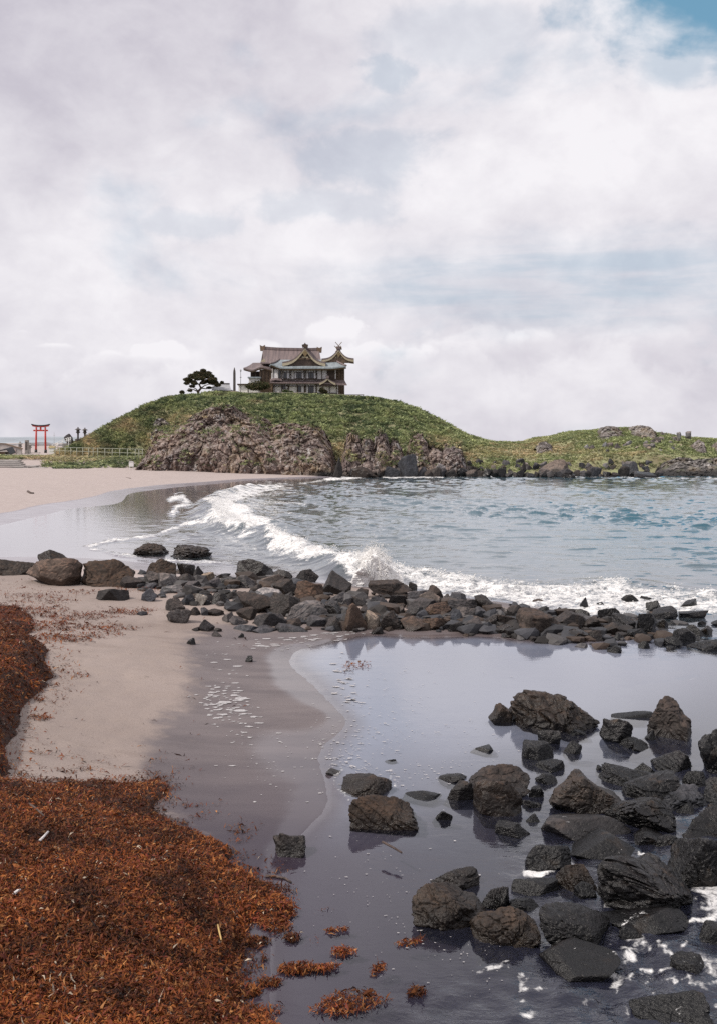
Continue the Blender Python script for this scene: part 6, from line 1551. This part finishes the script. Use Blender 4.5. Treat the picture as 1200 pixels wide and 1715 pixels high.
lp = empty('lamp_post', tuple(at(403.5, 661, 155)), 'thin dark lamp post right of the obelisk', 'lamp post')
MB().tube([(0, 0, -.2), (0, 0, 3.6)], [.05, .035], 6).build('pole', BLACK, lp, True); MB().lathe([(.03, 3.55), (.12, 3.65), (.13, 3.85), (.02, 3.98)], n=8).build('lantern', METAL, lp, True); MB().tube([(-.13, 0, 2.7), (.13, 0, 2.7)], .05, 6).build('bracket', BLACK, lp, True)
ht = empty('white_hut', tuple(at(408, 661, 159)), 'little white hut with dark roof behind the lamp post', 'hut'); o_ = np.array(ht.location)
hbox(ht, o_, 159, 'wall', PLASTER, 400, 645, 415, 662, 0, 2.5); hbox(ht, o_, 159, 'roof', TIMBER, 398, 642.8, 416, 645, -.3, 2.8)
hm = set_props(boulder(381, 655, 402, 664, 'l', None, D=153.6, k=4, name='edge_stone'), 'pale rounded stone at the hill edge before the obelisk', 'stone')
# ================================================================== torii and the forecourt at left
TD = 190.0
b0 = at(68.5, 756, TD); tor = empty('torii_gate', tuple(b0), 'vermilion torii gate with black top beam standing left of the hill', 'torii'); s = TD / FPX
def tq(px, py): return ((px - 68.5) * s, (756 - py) * s)
for px0, px1 in ((61.2, 60.6), (76.2, 76.8)):
    (xa, za), (xb, zb_) = tq(px1, 758), tq(px0, 715.5)
    MB().tube([(xa, 0, za), (xb, 0, zb_)], [.20, .16], 12).build('pillar', RED, tor, True)
    MB().tube([(xa, 0, za - .1), (xa, 0, za + .55)], [.27, .25], 12).build('pillar_base', BLACK, tor, True)
def beam(y0c, half, thk, rise, dpt, nm, mat):
    mb = MB(); xs_ = np.linspace(-half, half, 13)
    A = [np.array([x, -dpt, y0c + rise * (abs(x) / half) ** 2.5]) for x in xs_]; Bb = [a_ + np.array([0, 2 * dpt, 0]) for a_ in A]
    mb.patch(A, Bb, 1, 0, thk).build(nm, mat, tor)
zt_ = tq(0, 713)[1]
beam(zt_ + .14, 1.72, .22, .22, .26, 'top_beam', BLACK); beam(zt_ - .09, 1.58, .20, .20, .20, 'under_beam', RED)
x_, z_ = tq(68.5, 721); MB().box(-1.38, -.1, z_ - .14, 1.38, .1, z_ + .14).build('tie_beam', RED, tor)
MB().box(-.14, -.09, z_ + .14, .14, .09, zt_ - .28).build('centre_strut', RED, tor)
for sg in (-1, 1): MB().box(sg * .84 - .3, -.14, z_ - .03, sg * .84 + .3, .14, z_ + .05).build('wedge', BLACK, tor)
hb = empty('stone_slab', tuple(at(60, 759, 186)), 'pale flat stone slab at the foot of the torii', 'slab'); MB().box(-.75, -.5, -.3, .75, .5, .14).build('slab_top', CONC, hb)
def lantern(px, py, hpx, D, label, mat=STONE):
    e = empty('stone_lantern', tuple(at(px, py, D)), label, 'lantern', 'stone lanterns by the hill path'); h = hpx * D / FPX
    MB().lathe([(.22 * h, -.1), (.22 * h, .06 * h), (.13 * h, .1 * h)], n=6).build('base', mat, e); MB().lathe([(.075 * h, .08 * h), (.065 * h, .30 * h), (.075 * h, .52 * h)], n=8).build('shaft', mat, e)
    MB().lathe([(.08 * h, .52 * h), (.17 * h, .58 * h), (.17 * h, .62 * h)], n=6).build('platform', mat, e); MB().lathe([(.12 * h, .62 * h), (.12 * h, .78 * h)], n=6).build('firebox', mat, e)
    MB().lathe([(.25 * h, .775 * h), (.22 * h, .81 * h), (.09 * h, .89 * h), (.04 * h, .91 * h), (.055 * h, .95 * h), (.01 * h, 1.0 * h)], n=6).build('cap', mat, e)
lantern(131, 737, 22, 150, 'left of the two slender stone lanterns by the black monument', STONE_D); lantern(142.5, 737, 21, 150, 'right of the two slender stone lanterns, half behind the hill', STONE_D)
lantern(34, 761, 22, 176, 'squat grey stone lantern left of the square pillar', STONE); lantern(50.5, 761, 20, 182, 'grey stone lantern right behind the square pillar', STONE)
e = empty('stone_pillar', tuple(at(45.5, 761, 174)), 'square grey stone pillar with plinth left of the torii', 'pillar'); MB().box(-.28, -.28, -.2, .28, .28, 2.5).build('shaft', STONE, e); MB().box(-.45, -.45, -.3, .45, .45, .15).build('plinth', STONE, e); MB().box(-.18, -.285, .8, .18, -.281, 2.2).build('inscription_panel', STONE_D, e)
e = empty('black_monument', tuple(at(115.5, 744, 150)), 'broad black standing stone monument below the hill', 'monument'); rv = rock_shape(777, 4, 8, 24, .04); s = 150 / FPX
me = np_mesh('slab', rv[0] * np.array([7.8 * s, .3, 9.3 * s]) + np.array([0, 0, 8.5 * s]), rv[1], False); o = link('slab', me, ROCK, e); o.color = (.045, .04, .042, 1)
MB().box(-.8, -.5, -.4, .8, .5, .12).build('plinth', STONE, e)
e = empty('sign_post', tuple(at(115.5, 748, 147)), 'white post sign in front of the black monument', 'sign'); MB().box(-.05, -.05, -.3, .05, .05, 1.25).build('post', WHITEP, e); MB().box(-.13, -.07, .75, .13, -.051, 1.25).build('board', WHITEP, e)
e = empty('signal_mast', tuple(at(91, 752, 210)), 'thin pale mast right of the torii', 'mast'); MB().tube([(0, 0, -.3), (0, 0, 3.6)], [.045, .03], 6).build('pole', METAL, e, True); MB().tube([(-.2, 0, 2.9), (.2, 0, 2.9)], .03, 6).build('crossarm', METAL, e, True)
# slanting handrails up to the lanterns
fence('stair_handrail', [(88, 752, 152), (97, 748, 151), (105, 744, 150), (112, 741, 149), (119, 739, 148.5)], 7, WHITEP, 'white slanting stair handrail passing before the black monument', 2, .045, 'handrail', (0.5, 1.0))
e = empty('ticket_box', tuple(at(88, 757, 150)), 'small cream box with white front at the left end of path fence', 'box'); MB().box(-.42, -.35, -.2, .42, .35, .62).build('body', WHITEP, e); MB().prism([(-.5, .62), (.5, .62), (.42, .86), (-.3, .95)], -.45, .4).build('lid', plain('cream_paint', (.62, .5, .28), .6, 3, .15), e); MB().box(-.3, -.37, .1, .3, -.352, .5).build('front_panel', WHITEP, e)
# long fence of the path at the foot of the hill
xsF = [93, 100, 109.5, 119, 129, 139, 149, 156.5, 164, 176, 188.5, 201, 214, 227, 233, 239, 244]
fence('path_fence', [(x_, 763 + 7 * (x_ - 93) / 151, 139 - 13 * (x_ - 93) / 151) for x_ in xsF], [14 + 3.5 * (x_ - 93) / 151 for x_ in xsF], plain('fence_steel', (.33, .34, .27), .5, 4, .15), 'long pale steel path fence between dune grass and hill', 2, .045, 'fence', (0.6, 1.0))
# concrete beach steps
def steps(name, rows, mat, label):
    o_ = at(rows[0][0], rows[0][2], rows[0][3]); e = empty(name, tuple(o_), label, 'steps')
    for (xa, xb, py, D, h) in rows:
        p, q = at(xa, py, D) - o_, at(xb, py, D) - o_
        y_s = D - rows[0][3]
        MB().box(p[0], y_s, p[2] - .15, q[0], y_s + 1.6, p[2]).box(p[0] + .05, y_s + .22, p[2] - .6, q[0] - .05, y_s + 1.55, p[2] - .15).build('step', mat, e)
steps('beach_steps', [(-40, 44, 783.8, 121, .32), (-40, 40, 780.2, 122.2, .32), (-40, 36, 776.8, 123.4, .32), (-40, 33, 773.6, 124.6, .32), (-40, 30, 770.8, 125.8, .32)], CONC, 'wide concrete beach steps at the left edge')
steps('beach_steps', [(60, 93, 790.2, 119, .25), (57, 88, 786.8, 120.2, .3), (52, 74, 783.2, 121.4, .3), (45, 60, 779.8, 122.6, .3)], CONC, 'smaller skewed concrete steps half buried in sand beside the wide ones')
e = empty('notice_box', tuple(at(220.5, 787.5, 116)), 'white box on two legs on the sand below the cliff', 'sign'); s = 116 / FPX
MB().box(-.27, -.12, .42, .27, .12, .92).build('box', WHITEP, e); MB().prism([(-.3, .92), (.3, .92), (.2, 1.02), (-.2, 1.02)], -.15, .15).build('lid', WHITEP, e)
for sg in (-.2, .2): MB().box(sg - .035, -.04, -.3, sg + .035, .04, .42).build('leg', WHITEP, e)
# boundary wall and stall at far left
e = empty('forecourt_wall', tuple(at(10, 766, 168)), 'pale grey forecourt wall with sloping dark coping at left edge', 'wall'); o_ = np.array(e.location)
p0, p1, p2 = at(-30, 742, 168) - o_, at(8, 743.5, 168) - o_, at(36, 752, 168) - o_; zb_ = (at(0, 770, 168) - o_)[2]
MB().prism([(p0[0], zb_), (p2[0], zb_), (p2[0], p2[2]), (p1[0], p1[2]), (p0[0], p0[2])], 0, .5).build('wall_face', CONC, e)
MB().patch([p0 + [0, -.15, .12], p1 + [0, -.15, .12], p2 + [0.1, -.15, .1]], [p0 + [0, .65, .12], p1 + [0, .65, .12], p2 + [.1, .65, .1]], 1, 0, .14).build('coping', TIMBER_M, e)
for px in (16, 25): hbox(e, o_, 168, 'pier', plain('pinkish_render', (.40, .33, .32), .9, 2, .15), px, 751, px + 2.2, 768, -.1, -.01)
e = empty('stall_hut', tuple(at(6, 766, 158)), 'small stall with dark gabled roof and white counter at left edge', 'stall'); o_ = np.array(e.location)
hbox(e, o_, 158, 'counter', WHITEP, 9, 761, 17, 767, -.2, .6); hbox(e, o_, 158, 'wall', TIMBER_M, -12, 757, 8, 767, .2, 2); hbox(e, o_, 158, 'red_shelf', RED, -2, 763.2, 8.5, 764.6, .05, .19)
q_ = [at(a, b, 158) - o_ for a, b in ((-16, 759.5), (3, 753.5), (12.5, 751.5), (18, 760))]
MB().patch([q_[0] + [0, -.3, 0], q_[1] + [0, -.3, 0], q_[2] + [0, -.3, 0], q_[3] + [0, -.3, 0]], [q + np.array([0, 2.4, .3]) for q in q_], 2, 0, .18).build('roof', BLACK, e)
# far town and hills behind the torii
TOWN = [(58, 747, 22, 9, 520, 'WHITEP'), (78, 748, 18, 8, 560, 'CONC'), (95, 747, 14, 6, 600, 'CONC'), (20, 746, 20, 7, 600, 'CONC'), (70, 744, 26, 6, 800, 'WHITEP'), (104, 746, 12, 7, 500, 'WHITEP')]
TL = ['far white house seen between the torii pillars, nearer one', 'far grey house right behind the torii', 'far grey house left of the slanting handrail', 'far grey house above the forecourt wall', 'farthest wide white building behind the torii', 'far white house just left of the black monument']
for (px, py, w, h, D, mt), lab in zip(TOWN, TL):
    b0 = at(px, 751 if D < 700 else 747, D); s = D / FPX; e = empty('far_house', tuple(b0), lab, 'house', 'far town houses'); W2, H2 = w * s / 2, h * s * .7
    MB().box(-W2, 0, -1, W2, 6, H2).build('wall', globals()[mt], e); MB().prism([(-W2 * 1.08, H2), (W2 * 1.08, H2), (W2 * .7, H2 + h * s * .35), (-W2 * .7, H2 + h * s * .35)], -.4, 6.4).build('roof', METAL, e)
    for k in range(3): MB().box(-W2 * .7 + k * W2 * .55, -.05, H2 * .35, -W2 * .7 + k * W2 * .55 + W2 * .3, -.01, H2 * .75).build('window', PANE, e)
# distant coast range
rx = np.linspace(-1500, -150, 160); ridge = 2 + 26 * np.clip(0.45 + fbm(np.stack([rx * .004, rx * 0, rx * 0 + 2], -1), 4), 0.1, 1) * (0.5 + 0.5 * ramp(rx, -150, -700))
rows = [(1500, 0.0), (1600, .5), (1750, 1.0), (2000, .8), (2400, .0)]
P = np.concatenate([np.stack([rx * d_ / 1500, np.full_like(rx, d_), 1 + ridge * f], -1) for d_, f in rows])
me = np_mesh('far_hills', P, grid_faces(len(rows), len(rx)))
set_props(link('far_hills', me, plain('hazed_woodland', (.30, .33, .36), .95, .01, .2)), kind='structure')  # distance haze is put into the pale blue-grey hill colour
